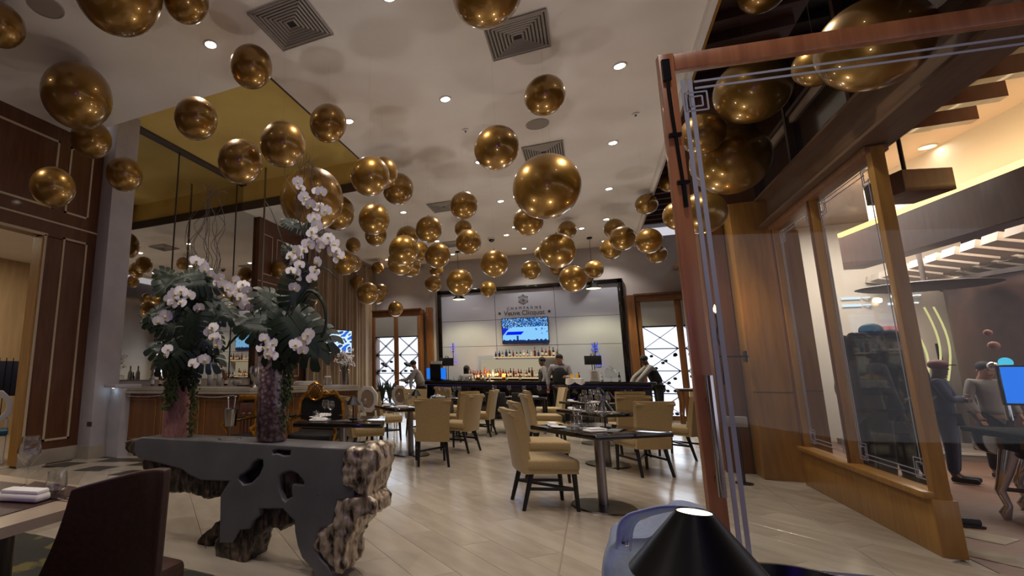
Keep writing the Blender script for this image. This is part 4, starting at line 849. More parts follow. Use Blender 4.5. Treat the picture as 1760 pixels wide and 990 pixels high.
# ------------------------------------------------------------ people
def skinned(name, chains, mats, parent, sub=1):
    me = bpy.data.meshes.new(name); vs, es, rs = [], [], []; idx = {}; roots = []
    for ch in chains:
        prev = None
        for k, (p, r) in enumerate(ch):
            key = tuple(round(c, 4) for c in p)
            if key not in idx: idx[key] = len(vs); vs.append(p); rs.append(r)
            i = idx[key]
            if prev is not None and prev != i: es.append((prev, i))
            prev = i
    me.from_pydata(vs, es, []); o = bpy.data.objects.new(name, me); COL.objects.link(o); o.parent = parent
    md = o.modifiers.new('skin', 'SKIN'); md.use_smooth_shade = True
    sv = me.skin_vertices[0].data
    for i, r in enumerate(rs): sv[i].radius = (r, r) if not isinstance(r, tuple) else r
    # one root per connected island
    adj = {i: [] for i in range(len(vs))}
    for a, b in es: adj[a].append(b); adj[b].append(a)
    seen = set()
    for i in range(len(vs)):
        if i in seen: continue
        sv[i].use_root = True; st = [i]
        while st:
            j = st.pop()
            if j in seen: continue
            seen.add(j); st += adj[j]
    if sub: s_ = o.modifiers.new('sub', 'SUBSURF'); s_.levels = sub; s_.render_levels = sub
    me.materials.append(M[mats]); return o
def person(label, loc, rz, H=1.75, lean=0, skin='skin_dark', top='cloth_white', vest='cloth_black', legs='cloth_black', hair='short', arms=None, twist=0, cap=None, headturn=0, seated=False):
    t = thing('person', label, 'person', loc, rz, sc=H/1.75)
    def L(p):   # lean the upper body about the hips (forward = -Y)
        x, y, z = p
        if z > .98: c, s_ = math.cos(lean), math.sin(lean); dz = z-.98; return (x, y*c-dz*s_, .98+dz*c+y*s_*-1)
        return p
    sh = {s_: L((s_*.185, 0, 1.43)) for s_ in (-1, 1)}
    if arms is None: arms = {-1: ((-.25, .02, 1.16), (-.24, -.1, .92)), 1: ((.25, .02, 1.16), (.24, -.1, .92))}
    pel, chest, neck = (0, 0, .98), L((0, .0, 1.25)), L((0, 0, 1.46)); hd = L((0, -.02, 1.56)); hm = L((0, -.03, 1.63)); htp = L((0, -.02, 1.7))
    leg = {}
    for s_ in (-1, 1):
        if seated: leg[s_] = [((s_*.1, 0, .93), .09), ((s_*.12, -.42, .95), .075), ((s_*.12, -.42, .5), .05), ((s_*.12, -.52, .46), .035)]
        else: leg[s_] = [((s_*.095, 0, .9), .092), ((s_*.1, -.01, .5), .062), ((s_*.1, .02, .1), .042), ((s_*.1, -.05, .045), .04), ((s_*.11, -.16, .03), .032)]
    chains = [[(pel, (.14, .1)), (L((0, 0, 1.1)), (.125, .09)), (chest, (.145, .1)), (L((0, 0, 1.4)), (.12, .08)), (neck, .055), (hd, (.066, .075)), (hm, (.075, .09)), (htp, (.06, .07))], [(hd, (.066, .075)), (L((0, -.1, 1.575)), .025)]]
    for s_ in (-1, 1):
        e_, w_ = arms[s_]
        chains.append([(L((0, 0, 1.4)), (.12, .08)), (sh[s_], .055), (e_, .04), (w_, .028)])
        wv, ev = Vector(w_), Vector(e_); dr_ = (wv-ev).normalized(); palm = wv+dr_*.07; chains.append([(w_, .028), (tuple(palm), (.036, .02))])
        sd = dr_.cross(Vector((0, 1, .2))).normalized()
        for k in range(4): b_ = palm+sd*(.024-.016*k); chains.append([(tuple(b_+dr_*.01), .009), (tuple(b_+dr_*.045), .0085), (tuple(b_+dr_*(.075-.006*abs(k-1))+Vector((0, -.01, -.01))), .007)])
        th = wv+dr_*.03+sd*.03; chains.append([(tuple(th), .01), (tuple(th+dr_*.035+sd*.02), .008)])
        chains.append([(pel, (.14, .1))]+leg[s_])
    skinned('body', chains, skin, t)
    # clothes, slightly larger shells over the same skeleton
    g = .012
    sc_ = [[(L((0, 0, .92)), (.16+g, .12+g)), (L((0, 0, 1.0)), (.155+g, .115+g)), (L((0, 0, 1.1)), (.135+g, .1+g)), (chest, (.155+g, .11+g)), (L((0, 0, 1.4)), (.125+g, .085+g)), (L((0, 0, 1.455)), .055+g)]]
    for s_ in (-1, 1): e_, w_ = arms[s_]; sc_.append([(L((0, 0, 1.4)), (.125+g, .085+g)), (sh[s_], .062+g), (e_, .047+g), (tuple(Vector(e_).lerp(Vector(w_), .92)), .033+g)])
    skinned('shirt', sc_, top, t)
    if vest: skinned('vest', [[(L((0, .0, .95)), (.215, .165)), (L((0, 0, 1.08)), (.20, .155)), (L((0, 0, 1.25)), (.215, .165)), (L((0, 0, 1.37)), (.185, .14)), (L((0, .0, 1.43)), (.13, .10))]], vest, t)
    tc_ = []
    for s_ in (-1, 1): tc_.append([((0, 0, 1.0), (.16+g, .12+g))]+[(p, r+.018) for p, r in leg[s_][:3]])
    skinned('trousers', tc_, legs, t)
    mb = MB()
    for s_ in (-1, 1):
        p = Vector(leg[s_][-2][0]); mb.box((p.x, p.y-.03, p.z), (.09, .27, .08), bev=.03)
    part(mb, 'shoes', 'black_matte', t)
    hc = Vector(hm)
    if hair == 'short': part(MB().sph(hc+Vector((0, .018, .035)), .098, 14, 10, (.9, 1.02, .88)), 'hair', 'hair', t)
    if hair == 'bob': part(MB().sph(hc+Vector((0, .02, .02)), .115, 14, 10, (.95, 1, 1.0)).box(hc+Vector((0, .05, -.1)), (.19, .1, .2), bev=.04), 'hair', 'hair', t)
    if hair == 'curly':
        mb = MB()
        for k in range(60):
            a = random.random()*6.28; b = random.uniform(-.5, 1.2); mb.sph(hc+Vector((.14*math.cos(a)*math.cos(b), .04+.13*math.sin(a)*math.cos(b), .02+.15*math.sin(b))), .05, 6, 5)
        part(mb, 'hair', 'hair', t)
    if cap: part(MB().sph(hc+Vector((0, .01, .05)), .105, 14, 10, (.95, 1.05, .75)).box(hc+Vector((0, -.12, .045)), (.14, .1, .015), bev=.005), 'cap', cap, t)
    ey = MB()
    for s_ in (-1, 1): q = Vector(L((s_*.032, -.112, 1.615))); ey.sph(q, .011, 8, 6)
    part(ey, 'eyes', 'hair', t)
    er = MB()
    for s_ in (-1, 1): q = Vector(L((s_*.083, 0, 1.60))); er.sph(q, .02, 8, 6, (.5, .8, 1.3))
    part(er, 'ears', skin, t)
    mo = MB(); q = Vector(L((0, -.098, 1.535))); mo.box(q, (.045, .012, .01), bev=.003); part(mo, 'mouth', 'cap_red', t)
    if headturn: pass
    return t
R = math.radians
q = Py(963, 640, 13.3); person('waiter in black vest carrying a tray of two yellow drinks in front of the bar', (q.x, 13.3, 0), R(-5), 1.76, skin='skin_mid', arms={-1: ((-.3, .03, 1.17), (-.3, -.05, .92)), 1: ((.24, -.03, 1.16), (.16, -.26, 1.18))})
tx, ty, tz = q.x+.26, 13.0, 1.19
q2 = Py(988, 652, 12.98); t = thing('drinks_tray', 'round tray under a white cloth held by the waiter', 'tray', (q2.x, 12.98, q2.z)); part(MB().cyl((0, 0, 0), (0, 0, .015), .2, n=24), 'tray', 'black_metal', t)
mb = MB(); 
def clf(u, v): a = u*2*PI; r = .205+.02*math.sin(a*4)*v; return (r*math.cos(a), r*math.sin(a), .02-v*(.08+.07*abs(math.sin(a*2))))
mb.grid(clf, 48, 3); mb.cyl((0, 0, .016), (0, 0, .022), .205, n=24); part(mb, 'cloth', 'white_cloth', t)
for dx_ in (-.06, .06): part(MB().lathe([(0, .022), (.03, .022), (.036, .13), (0, .13)], (dx_, 0, 0), n=12), 'drink', 'juice', t)
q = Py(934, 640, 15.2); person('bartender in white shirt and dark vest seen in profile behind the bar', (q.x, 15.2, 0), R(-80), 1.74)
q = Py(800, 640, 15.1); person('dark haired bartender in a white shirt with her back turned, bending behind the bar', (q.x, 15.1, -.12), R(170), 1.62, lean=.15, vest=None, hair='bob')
q = Py(718, 640, 13.9); person('waiter in a grey vest leaning left at the left end of the bar', (q.x+.1, 13.9, 0), R(-75), 1.68, lean=.35, vest='cloth_grey', skin='skin_mid', arms={-1: ((-.2, -.45, 1.12), (-.15, -.68, 1.1)), 1: ((.22, -.3, 1.1), (.24, -.3, .86))})
q = Pz(1138, 726, 0); person('waiter in white shirt and dark vest bending over the counter before the right wine cabinet', (q.x, q.y, 0), R(-80), 1.8, lean=.42, arms={-1: ((-.22, -.5, 1.12), (-.16, -.62, .92)), 1: ((.22, -.45, 1.1), (.16, -.6, .9))})
# casino people
def PP(px, py, y): return Py(px, py, y)
q = PP(1497, 570, 7.6); person('standing guest all in black with a dark blue cap, behind the glazed wall', (q.x, 7.6, 0), R(160), 1.86, skin='skin_dark', top='cloth_black', vest=None, cap='cap_blue', hair=None)
q = PP(1478, 620, 7.1); person('guest in black with big curly hair behind the glazed wall, left of the capped one', (q.x, 7.1, 0), R(120), 1.66, top='cloth_char', vest=None, hair='curly')
q = PP(1536, 600, 8.3); person('dark haired guest in black seen from behind, right of the capped one', (q.x, 8.3, 0), R(200), 1.84, top='cloth_black', vest=None, hair='short')
q = PP(1612, 648, 8.7); person('guard in a dark red cap and navy shirt standing with folded arms', (q.x, 8.7, 0), R(60), 1.46, top='cloth_navy', vest=None, legs='cloth_navy', cap='cap_red', hair=None, arms={-1: ((-.24, -.1, 1.16), (.02, -.2, 1.2)), 1: ((.24, -.1, 1.16), (0, -.22, 1.17))})
q = PP(1692, 640, 9.2); person('short haired man in a grey shirt behind the gaming table', (q.x, 9.2, 0), R(10), 1.45, top='cloth_grey', vest=None, skin='skin_mid')

# ------------------------------------------------------------ casino side
struct(MB().box((6.9, 5.4, -.03), (9.1, 20.4, .05)).build('floor_casino', 'casino_floor'))
cc = struct(MB().box((6.5, 6, 4.25), (8.4, 22, .1)).build('ceiling_casino', 'casino_ceil'))
struct(MB().box((4.95, 12.6, 2.1), (2.6, .2, 4.2)).build('wall_casino_white', 'casino_white'))
struct(MB().box((9.2, 15.5, 2.1), (6.5, .2, 4.2)).build('wall_casino_back', 'drum'))
t = thing('cove_beam', 'brown ceiling beam with a glowing warm cove light above it', 'beam', (0, 0, 0))
cv0, cv1 = Vector((3.75, 9.9, 0)), Vector((4.9, 3.0, 0)); 
part(MB().bar((cv0.x, cv0.y, 3.12), (cv1.x, cv1.y, 3.12), .25, .5), 'beam', 'wood_panel', t); part(MB().bar((cv0.x-.1, cv0.y, 3.42), (cv1.x-.1, cv1.y, 3.42), .04, .06), 'light_strip', 'cove', t); part(MB().bar((cv0.x+.3, cv0.y, 3.85), (cv1.x+.3, cv1.y, 3.85), .06, .75), 'cove_back', 'casino_white', t)
ld = bpy.data.lights.new('cove', 'AREA'); ld.energy = 60; ld.color = (1, .72, .38); ld.shape = 'RECTANGLE'; ld.size = 6.5; ld.size_y = .1; lo = bpy.data.objects.new('light', ld); COL.objects.link(lo); lo.parent = t; lo.location = (4.25, 6.4, 3.5); lo.rotation_euler = (0, PI+.35, math.atan2(cv1.x-cv0.x, -(cv1.y-cv0.y))); ld.size, ld.size_y = .1, 6.5
t = thing('slatted_ceiling', 'rows of pale overlapping ceiling slats beyond the cove beam', 'ceiling panel', (0, 0, 0))
for k in range(20):
    y = 4.6+k*.42
    for j in range(3): part(MB().box((5.1+j*.5, y+.15*j, 3.0+.1*(j % 2)), (.46, .3, .12), ry=.25), 'slat', 'casino_white', t)
ld = bpy.data.lights.new('cas', 'AREA'); ld.energy = 330; ld.color = (1, .82, .66); ld.size = 3
lo = bpy.data.objects.new('casino_light', ld); COL.objects.link(lo); lo.location = (6.5, 8, 4.15)
ld = bpy.data.lights.new('cas', 'AREA'); ld.energy = 260; ld.color = (1, .92, .86); ld.size = 2
lo = bpy.data.objects.new('casino_light', ld); COL.objects.link(lo); lo.location = (4.0, 10.4, 4.1)
for px, py, l in ((1594, 252, 'left downlight on the casino ceiling'), (1660, 267, 'bright right downlight on the casino ceiling'), (1620, 300, 'faint lower downlight on the casino ceiling'), (1661, 355, 'single downlight on the brown cove beam'), (1590, 470, 'left far downlight above the casino floor'), (1655, 482, 'middle far downlight above the casino floor'), (1696, 470, 'right far downlight above the casino floor')):
    z_ = 4.195 if py < 320 else 4.195
    q = Pz(px, py, z_)
    if q.y > 14: q = Py(px, py, 12.3)
    t = thing('ceiling_downlight', l, 'ceiling light', (q.x, q.y, z_ if q.y < 12.2 else q.z)); inst('rim', rim, t); inst('diffuser', disc, t)
q = Py(1735, 195, 6.0); q = Pz(1735, 213, 4.195); t = thing('ceiling_speaker', 'round brass disc on the casino ceiling at the right edge', 'speaker', (q.x, q.y, 4.2)); part(MB().lathe([(.22, 0), (.22, -.03), (.18, -.05), (0, -.05)], n=28), 'disc', 'gold_leaf', t)
# hanging wooden box panel and ribs near the ceiling
for px, py, y, sx, sz, l in ((1560, 322, 7.6, 1.0, .45, 'reddish wooden box hanging from the casino ceiling'),):
    q = Py(px, py, y); t = thing('ceiling_box', l, 'ceiling panel', (q.x, q.y, q.z)); part(MB().box((0, 0, 0), (.5, .5, .26), rz=.3, bev=.01), 'box', 'wood_panel', t); part(MB().cyl((0, 0, .2), (0, 0, 4.2-q.z), .02), 'rod', 'black_metal', t)
t = thing('timber_canopy', 'stepped reddish timber canopy under the casino ceiling at upper right', 'canopy', (0, 0, 0))
for k in range(6): part(MB().box((3.1+.05*k, 4.6+.5*k, 4.06-.0*k), (1.0, .12, .26)), 'rib', 'wood_panel', t)
part(MB().box((3.2, 6.0, 4.17), (1.3, 3.6, .04)), 'deck', 'wood_panel', t)
# drum wall
t = thing('curved_wall', 'dark brown curved drum wall with green lettering beyond the gaming table', 'wall', (7.6, 11.2, 0)); part(MB().cyl((0, 0, 0), (0, 0, 2.75), 2.1, n=48), 'drum', 'drum', t); part(MB().cyl((0, 0, 2.75), (0, 0, 2.82), 2.15, n=48), 'rim', 'dark_trim', t)
for a in (3.9, 4.05, 4.15): part(MB().box((2.12*math.cos(a), 2.12*math.sin(a), 1.4), (.08, .08, 2.7)), 'rib', 'wood_dark', t)
part(MB().box((2.12*math.cos(4.3), 2.12*math.sin(4.3), 2.1), (.8, .03, .12), rz=4.3+PI/2), 'lettering', 'green_sign', t)
# oval ceiling recess
t = thing('oval_ceiling_recess', 'dark oval ceiling recess left of the curved wall', 'ceiling recess', tuple(Py(1590, 492, 10.5))); part(MB().sph((0, 0, 0), .8, 28, 8, (1, .8, .06)), 'ring', 'dark_trim', t); part(MB().cyl((0, 0, 0), (0, 0, 4.2-Py(1590, 492, 10.5).z), .03), 'hanger', 'dark_trim', t)
# slot machines / lit signs
for px, py, y, w, h, m_, l in ((1580, 615, 11.4, .3, 1.0, 'slot_a', 'tall machine with a curved yellow light edge before the white wall'), (1617, 590, 12.2, .3, 1.3, 'slot_a', 'pale yellow curved light bands on a frame by the white wall'), (1512, 625, 11.6, .34, .6, 'slot_b', 'cyan slot machine seen between the dark guests'), (1530, 575, 12.0, .3, .6, 'slot_c', 'pink and cyan slot machine topper behind the dark guests')):
    q = Py(px, py, y); t = thing('slot_machine', l, 'slot machine', (q.x, q.y, 0)); part(MB().box((0, .12, q.z/2-.3), (w*.5, .12, q.z-.6), bev=.03), 'cabinet', 'grille', t)
    if m_ == 'slot_a':
        for o_x in (-.12, .0): part(MB().tube([(o_x+.10*math.sin(k*.35), 0, q.z-h/2+h*k/9) for k in range(10)], .014, 6), 'light_band', m_, t)
        part(MB().cyl((0, .1, 0), (0, .1, q.z), .03), 'mast', 'black_metal', t)
    else:
        part(MB().box((0, .0, q.z), (w, .03, h*.5), bev=.01), 'lit_screen', m_, t); part(MB().box((0, .0, q.z-h*.55), (w, .03, h*.35), bev=.01), 'lower_screen', 'slot_a' if m_ == 'slot_c' else 'blue_screen', t)
q = Py(1506, 516, 12.45); t = thing('projected_sign', 'mirrored reflection of small white lettering, built as glowing lines on the white wall', 'sign', (q.x, 12.47, q.z));  # reflected text, put on the wall as emissive bars and rings
for a, b in ((-.35, .06), (-.35, -.08), (.35, .06), (.3, -.08)): part(MB().box((a, 0, b), (.28, .01, .045)), 'text_line', 'white_text', t); part(MB().lathe([(.04, -.01), (.055, -.01), (.055, .01), (.04, .01)], n=14), 'ring_mark', 'white_text', t).location = (a+.22, 0, b)
# blue monitor, ornate figure lamp, gaming table
q = Py(1768, 662, 6.9); t = thing('blue_monitor', 'black framed monitor with a plain blue screen at the right edge', 'monitor', (q.x, q.y, q.z)); part(MB().box((0, .02, 0), (.36, .04, .38), bev=.008), 'housing', 'black_gloss', t); part(MB().box((0, -.003, 0), (.33, .006, .34)), 'screen', 'blue_screen', t); part(MB().cyl((0, .04, -.2), (0, .04, -(q.z-.8)), .02), 'stand', 'black_metal', t)
q = Py(1718, 640, 8.2); t = thing('figure_lamp', 'glowing blue and pink glass ornament beside the blue monitor', 'ornament', (q.x, q.y, .78)); part(MB().cyl((0, 0, 0), (0, 0, .55), .03), 'stem', 'chrome', t)
for dx_, dz_, r_, m_ in ((-.05, .62, .08, 'chrome'), (.08, .66, .09, 'slot_b'), (0, .85, .08, 'vase_pink'), (-.03, 1.0, .06, 'vase_pink'), (.05, .5, .06, 'slot_b')): part(MB().sph((dx_*.8, 0, dz_-.02), r_*.62, 12, 8), 'glass_ball', m_, t)
gt = thing('gaming_table', 'black gaming table with curved silver cabriole legs at the right edge', 'table', (0, 0, 0))
gx, gy = 4.35, 6.9; part(MB().box((gx, gy, .74), (1.9, 1.0, .05), bev=.02), 'playing_top', 'black_cloth', gt); part(MB().box((gx, gy, .62), (1.8, .92, .18), bev=.02), 'apron', 'black_gloss', gt); part(MB().box((gx, gy-.1, .775), (.9, .4, .012)), 'felt', 'paper', gt); part(MB().tube([(gx-.9, gy-.5, .77), (gx+.9, gy-.5, .77)], .035), 'arm_rail', 'black_matte', gt)
for x, y in ((3.3, 6.75), (5.1, 6.6), (3.7, 7.3), (5.1, 7.3)): part(MB().tube([(x+.1, y, .6), (x+.05, y, .42), (x-.01, y, .25), (x+.02, y, .12), (x-.01, y, .05), (x, y, .0)], [.07, .055, .035, .028, .04, .025], 10), 'leg', 'chrome', gt)
part(MB().cyl((3.32, 6.75, .26), (5.1, 6.62, .2), .018), 'foot_rail', 'wood_dark', gt)
q = Pz(1652, 903, 0); t = thing('shoe', 'dark shoe on the casino floor just outside the glazed wall', 'shoe', (q.x, q.y, 0)); part(MB().box((0, 0, .04), (.24, .09, .07), bev=.025), 'upper', 'black_matte', t); part(MB().box((0, 0, .008), (.26, .1, .016)), 'sole', 'black_wood', t)
t = thing('floor_step', 'low grey step with a pale edge beyond the gaming table', 'step', (5.3, 11.5, 0)); part(MB().box((0, 0, .05), (2.6, 1.5, .12)), 'block', 'grille', t); part(MB().box((0, -.75, .1), (2.6, .03, .03)), 'nosing', 'white_plastic', t)

# ------------------------------------------------------------ side room beyond the left doorway
q = Px(18, 650, -9.0)
for dz_, l in ((0, 'upper'), (1, 'lower')): pass
t = thing('dark_screen', 'dark blue panel with a railing seen through the left doorway', 'screen', (-9.2, q.y, 0)); part(MB().box((0, 0, 1.2), (.05, .9, .6), bev=.01), 'panel', 'cloth_navy', t)
for k in range(9): part(MB().cyl((.03, -.44+k*.11, .05), (.03, -.44+k*.11, 1.55), .008, n=6), 'bar', 'black_metal', t)
t = thing('octagon_chair', 'pale octagon backed chair seen through the left doorway', 'chair', (-8.3, q.y-.6, 0), R(60))
R0 = .26; zc = .78; curve_fill('back_frame', [[(R0*math.cos(PI/8+k*PI/4), zc+R0*math.sin(PI/8+k*PI/4)) for k in range(8)], [(.18*math.cos(k*PI/8), zc+.18*math.sin(k*PI/8)) for k in range(16)]], .04, 'white_plastic', t, .008)
part(MB().box((0, -.22, .43), (.46, .46, .08), bev=.03), 'seat', 'teal_cloth', t)
for sx in (-.2, .2): part(MB().cyl((sx, 0, .6), (sx, .05, 0), .02, .016), 'leg', 'white_plastic', t); part(MB().cyl((sx, -.4, .4), (sx, -.42, 0), .02, .016), 'leg', 'white_plastic', t)
t = thing('side_sofa', 'dark blue low sofa seen through the left doorway', 'sofa', (-8.5, q.y-1.4, 0)); part(MB().box((0, 0, .25), (.7, 1.2, .4), bev=.04), 'seat', 'teal_cloth', t); part(MB().box((-.3, 0, .6), (.12, 1.2, .5), bev=.04), 'backrest', 'teal_cloth', t)
ld = bpy.data.lights.new('side', 'AREA'); ld.energy = 60; ld.color = (1, .85, .62); ld.size = 1.5; lo = bpy.data.objects.new('side_room_light', ld); COL.objects.link(lo); lo.location = (-9.3, 4.6, 3.65)
t = thing('track_light', 'warm spotlights on a black track at the top of the left doorway', 'light', (-8.0, 4.1, 3.55)); part(MB().box((0, 0, .1), (.05, 1.6, .04)), 'track', 'black_metal', t)
for y in (-.3, .15): part(MB().cyl((0, y, .08), (0, y, -.03), .05, n=14), 'head', 'black_metal', t); part(MB().lathe([(.04, 0), (0, 0)], (0, y, -.032), n=12), 'lens', 'lamp_disc_low', t)

# ------------------------------------------------------------ root console table
KY = 2.95
def kp(zx, zy): q = Py(210+zx/3.911, 740+zy/3.911, KY); return (q.x, q.z)
slab = [(85,75),(130,55),(330,66),(600,80),(990,102),(1140,112),(1300,122),(1500,135),(1490,180),(1475,230),(1465,300),(1490,370),(1545,390),(1540,440),(1440,460),(1418,560),(1405,630),(1330,650),(1295,700),(1290,800),(1320,870),(1370,920),(1400,978),(1300,978),(1290,930),(1215,850),(1185,770),(1168,680),(1165,600),(1130,570),(1080,515),(910,515),(915,560),(870,600),(850,650),(780,660),(735,745),(660,745),(665,440),(735,330),(530,325),(450,290),(400,250),(230,205),(110,180),(85,150)]
h1 = [(780,295),(850,250),(870,210),(910,183),(950,190),(955,240),(925,310),(870,365),(810,378),(765,330)]
h2 = [(1045,300),(1080,275),(1130,262),(1180,280),(1230,340),(1225,380),(1150,375),(1145,400),(1155,455),(1120,470),(1095,495),(1070,470),(1045,400)]
h3 = [(1000,125),(1040,118),(1140,125),(1135,178),(1080,180),(1040,165),(1000,172)]
h4 = [(920,430),(960,412),(950,440),(940,432)]; h5 = [(1285,478),(1310,425),(1328,440)]
ko = thing('root_console', 'sculptural console table of dark resin slab and gnarled silvery teak root', 'console table', (-2.3, KY, 0))
def loc(l): return [(a-ko.location.x, b) for a, b in (kp(*p) for p in l)]
curve_fill('slab_front', [loc(slab), loc(h1), loc(h2), loc(h3), loc(h4), loc(h5)], .30, 'concrete_dark', ko, .012)
x0, z0 = kp(85, 75); x1, z1 = kp(1660, 125)
topz = .79
def blob(name, pl_, depth, m, y0=0, vox=.014, amp=.03, seed=0, sz=.09):
    P_ = loc(pl_); mb = MB(); mb.prism([(a, y0, b) for a, b in P_], (0, depth, 0)); bmesh.ops.triangulate(mb.bm, faces=mb.bm.faces)
    o = mb.build(name, m, ko, True)
    r = o.modifiers.new('r', 'REMESH'); r.mode = 'VOXEL'; r.voxel_size = vox; r.use_smooth_shade = True
    s_ = o.modifiers.new('s', 'SMOOTH'); s_.iterations = 8; s_.factor = .7
    tx_ = bpy.data.textures.new('t', 'CLOUDS'); tx_.noise_scale = sz; tx_.noise_depth = 3
    d_ = o.modifiers.new('d', 'DISPLACE'); d_.texture = tx_; d_.strength = amp*1.3; d_.mid_level = .5
    tx2 = bpy.data.textures.new('t', 'WOOD'); tx2.wood_type = 'RINGNOISE'; tx2.noise_scale = .05; tx2.turbulence = 8
    d2 = o.modifiers.new('d2', 'DISPLACE'); d2.texture = tx2; d2.strength = .008; d2.mid_level = .5
    return o
blob('root_arm', [(100,175),(230,200),(400,245),(460,290),(540,322),(740,325),(700,400),(640,450),(540,468),(470,450),(430,432),(245,430),(250,330),(300,290),(200,300),(105,270)], .34, 'root', .03)
blob('root_leg', [(640,720),(665,560),(720,640),(800,640),(870,600),(860,690),(815,900),(690,932),(640,915),(598,870),(600,740)], .28, 'root', .02)
blob('root_leg', [(670,545),(665,650),(600,740),(520,760),(480,830),(390,835),(400,770),(520,660),(620,580)], .14, 'root', .16)
blob('root_bridge', [(905,510),(1085,515),(1165,600),(1160,660),(1080,645),(1035,700),(1020,670),(950,675),(900,715),(845,720),(850,640),(880,590)], .24, 'root', .04)
blob('root_core', [(1040,260),(1200,260),(1240,380),(1160,395),(1165,470),(1080,520),(1050,440)], .22, 'root', .05, amp=.02)
blob('root_core', [(770,300),(870,200),(960,180),(960,260),(880,370),(800,380)], .2, 'root_black', .08, amp=.01)
blob('root_core', [(990,110),(1150,110),(1140,190),(990,185)], .2, 'root_black', .06, amp=.01)
blob('root_burl', [(1500,125),(1660,100),(1700,120),(1712,240),(1680,330),(1640,470),(1570,420),(1545,385),(1480,365),(1463,290),(1480,200)], .36, 'root_silver', -.01, amp=.045)
blob('root_burl', [(1430,455),(1545,440),(1640,430),(1700,490),(1700,570),(1580,600),(1570,680),(1500,760),(1490,960),(1440,978),(1340,880),(1290,790),(1295,680),(1340,645),(1410,630)], .3, 'root_silver', .0, amp=.04)
blob('root_burl', [(10,80),(60,55),(130,55),(90,80),(85,150),(100,180),(30,150),(12,120)], .3, 'root', .0, amp=.02)

# vases on the console: set on its top edge
VZ = kp(500, 76)[1]+.002
q = Py(300, 751, KY+.15); VA = Vector((q.x, KY+.15, VZ))
t = thing('tall_vase', 'tall rough pinkish cylindrical vase standing left on the root console', 'vase', VA)
hv = Py(318, 612, KY+.15).z-VZ
part(MB().lathe([(0, 0), (.102, 0), (.104, .02), (.108, hv), (.098, hv), (.09, .04), (0, .04)], n=32), 'body', 'vase_pink', t)
q = Py(466, 764, KY+.14); VB = Vector((q.x, KY+.14, VZ-.0)); hb = Py(478, 592, KY+.14).z-VZ
t = thing('shell_vase', 'tall clear glass cylinder vase filled with shells, right on the root console', 'vase', VB)
part(MB().lathe([(0, 0), (.115, 0), (.115, hb), (.109, hb), (.109, .03), (0, .03)], n=32), 'glass_body', 'glass_vase', t); sp = part(MB().lathe([(0, .032), (.105, .032), (.105, hb-.05), (0, hb-.04)], n=32), 'shell_filling', 'shells', t, True); sp['kind'] = 'stuff'

def monstera_mesh(mname):
    mb = MB(); n = 8
    def prof(u):      # half width along the midrib: broad heart shape
        return .60*(math.sin(PI*min(1, u*.80+.20))**.6)
    def pt(side, s_, f):
        w = prof(s_)*f; y = -.10*(1-s_)*f*(1.6-.6*f)+s_+.30*f*f*s_-.16*f*(1-s_); z = -.16*s_*s_-.16*f*f+.06*math.sin(f*PI)
        return (side*w, y, z)
    for side in (-1, 1):
        for k in range(n):
            a0, a1 = k/n, (k+1)/n
            fr = (0, .28, .5, .72, .9, 1); prev = None
            for f in fr:
                g_ = 0 if f <= .3 else .07+.08*(f-.3)
                if f == 1: g_ = .26
                q = (pt(side, a0+g_*(a1-a0), f), pt(side, a1-g_*(a1-a0), f))
                if prev: mb.poly([prev[0], q[0], q[1], prev[1]] if side > 0 else [prev[1], q[1], q[0], prev[0]])
                prev = q
    mb.tube([(0, -.3, -.02), (0, 0, .006), (0, .5, -.03), (0, .98, -.15)], [.018, .016, .01, .004], 5)
    bmesh.ops.remove_doubles(mb.bm, verts=mb.bm.verts, dist=.004)
    me = mb.mesh('leaf', mname, 'keep'); me.polygons.foreach_set('use_smooth', [True]*len(me.polygons)); return me
MS = [monstera_mesh('leaf_dark'), monstera_mesh('leaf_mid')]
def petal(mb, ang, l, w, tilt=.25):
    c, s_ = math.cos(ang), math.sin(ang); out = []
    for f, ww in ((0, .15), (.35, .85), (.7, 1), (1, .35)):
        for sg_ in (-1, 1): x, y = sg_*w*ww/2, l*f; out.append((x*c-y*s_, tilt*l*math.sin(f*2.2)*.5, x*s_+y*c))
    for i in range(3): mb.poly([out[2*i], out[2*i+1], out[2*i+3], out[2*i+2]])
mb = MB()
for a, l, w in ((0, .04, .03), (2.1, .038, .028), (-2.1, .038, .028), (1.25, .042, .05), (-1.25, .042, .05)): petal(mb, a, l, w)
mb.mi = 1; mb.sph((0, -.008, -.008), .009, 6, 5, (1, 1.4, 1)); orch = mb.mesh('blossom', ['orchid', 'orchid_lip'], 'keep'); orch.polygons.foreach_set('use_smooth', [True]*len(orch.polygons))
def aim(o, tip, up):
    y = Vector(tip).normalized(); z = Vector(up); x = y.cross(z).normalized(); z = x.cross(y); o.rotation_euler = Matrix((x, y, z)).transposed().to_euler()
tocam = (Vector((0, 0, HC))-Vector((-2.6, 3, 1.4))).normalized()
def leaf(par, px, py, size, tx, tz, k=0, yo=0, tilt=.5):
    """base at the pixel; tip direction in picture (tx right, tz up)"""
    q = Py(px, py, KY+.12+yo); o = inst('leaf', MS[k], par, q-Vector(par.location)); o.scale = (size, size, size)
    tip = _R*tx+Vector((0, 0, 1))*tz+tocam*.15; up = tocam*1.0+Vector((0, 0, tilt))+_R*random.uniform(-.3, .3); aim(o, tip, up); return o
def bloom(par, px, py, yo=-.1, sc=1.0):
    q = Py(px, py, KY+.12+yo+random.uniform(-.05, .05)); o = inst('blossom', orch, par, q-Vector(par.location)); s_ = sc*random.uniform(.85, 1.15); o.scale = (s_, s_, s_)
    o.rotation_euler = (random.uniform(-.5, .5), random.uniform(-.6, .6), YAW+random.uniform(-.7, .7)); return o
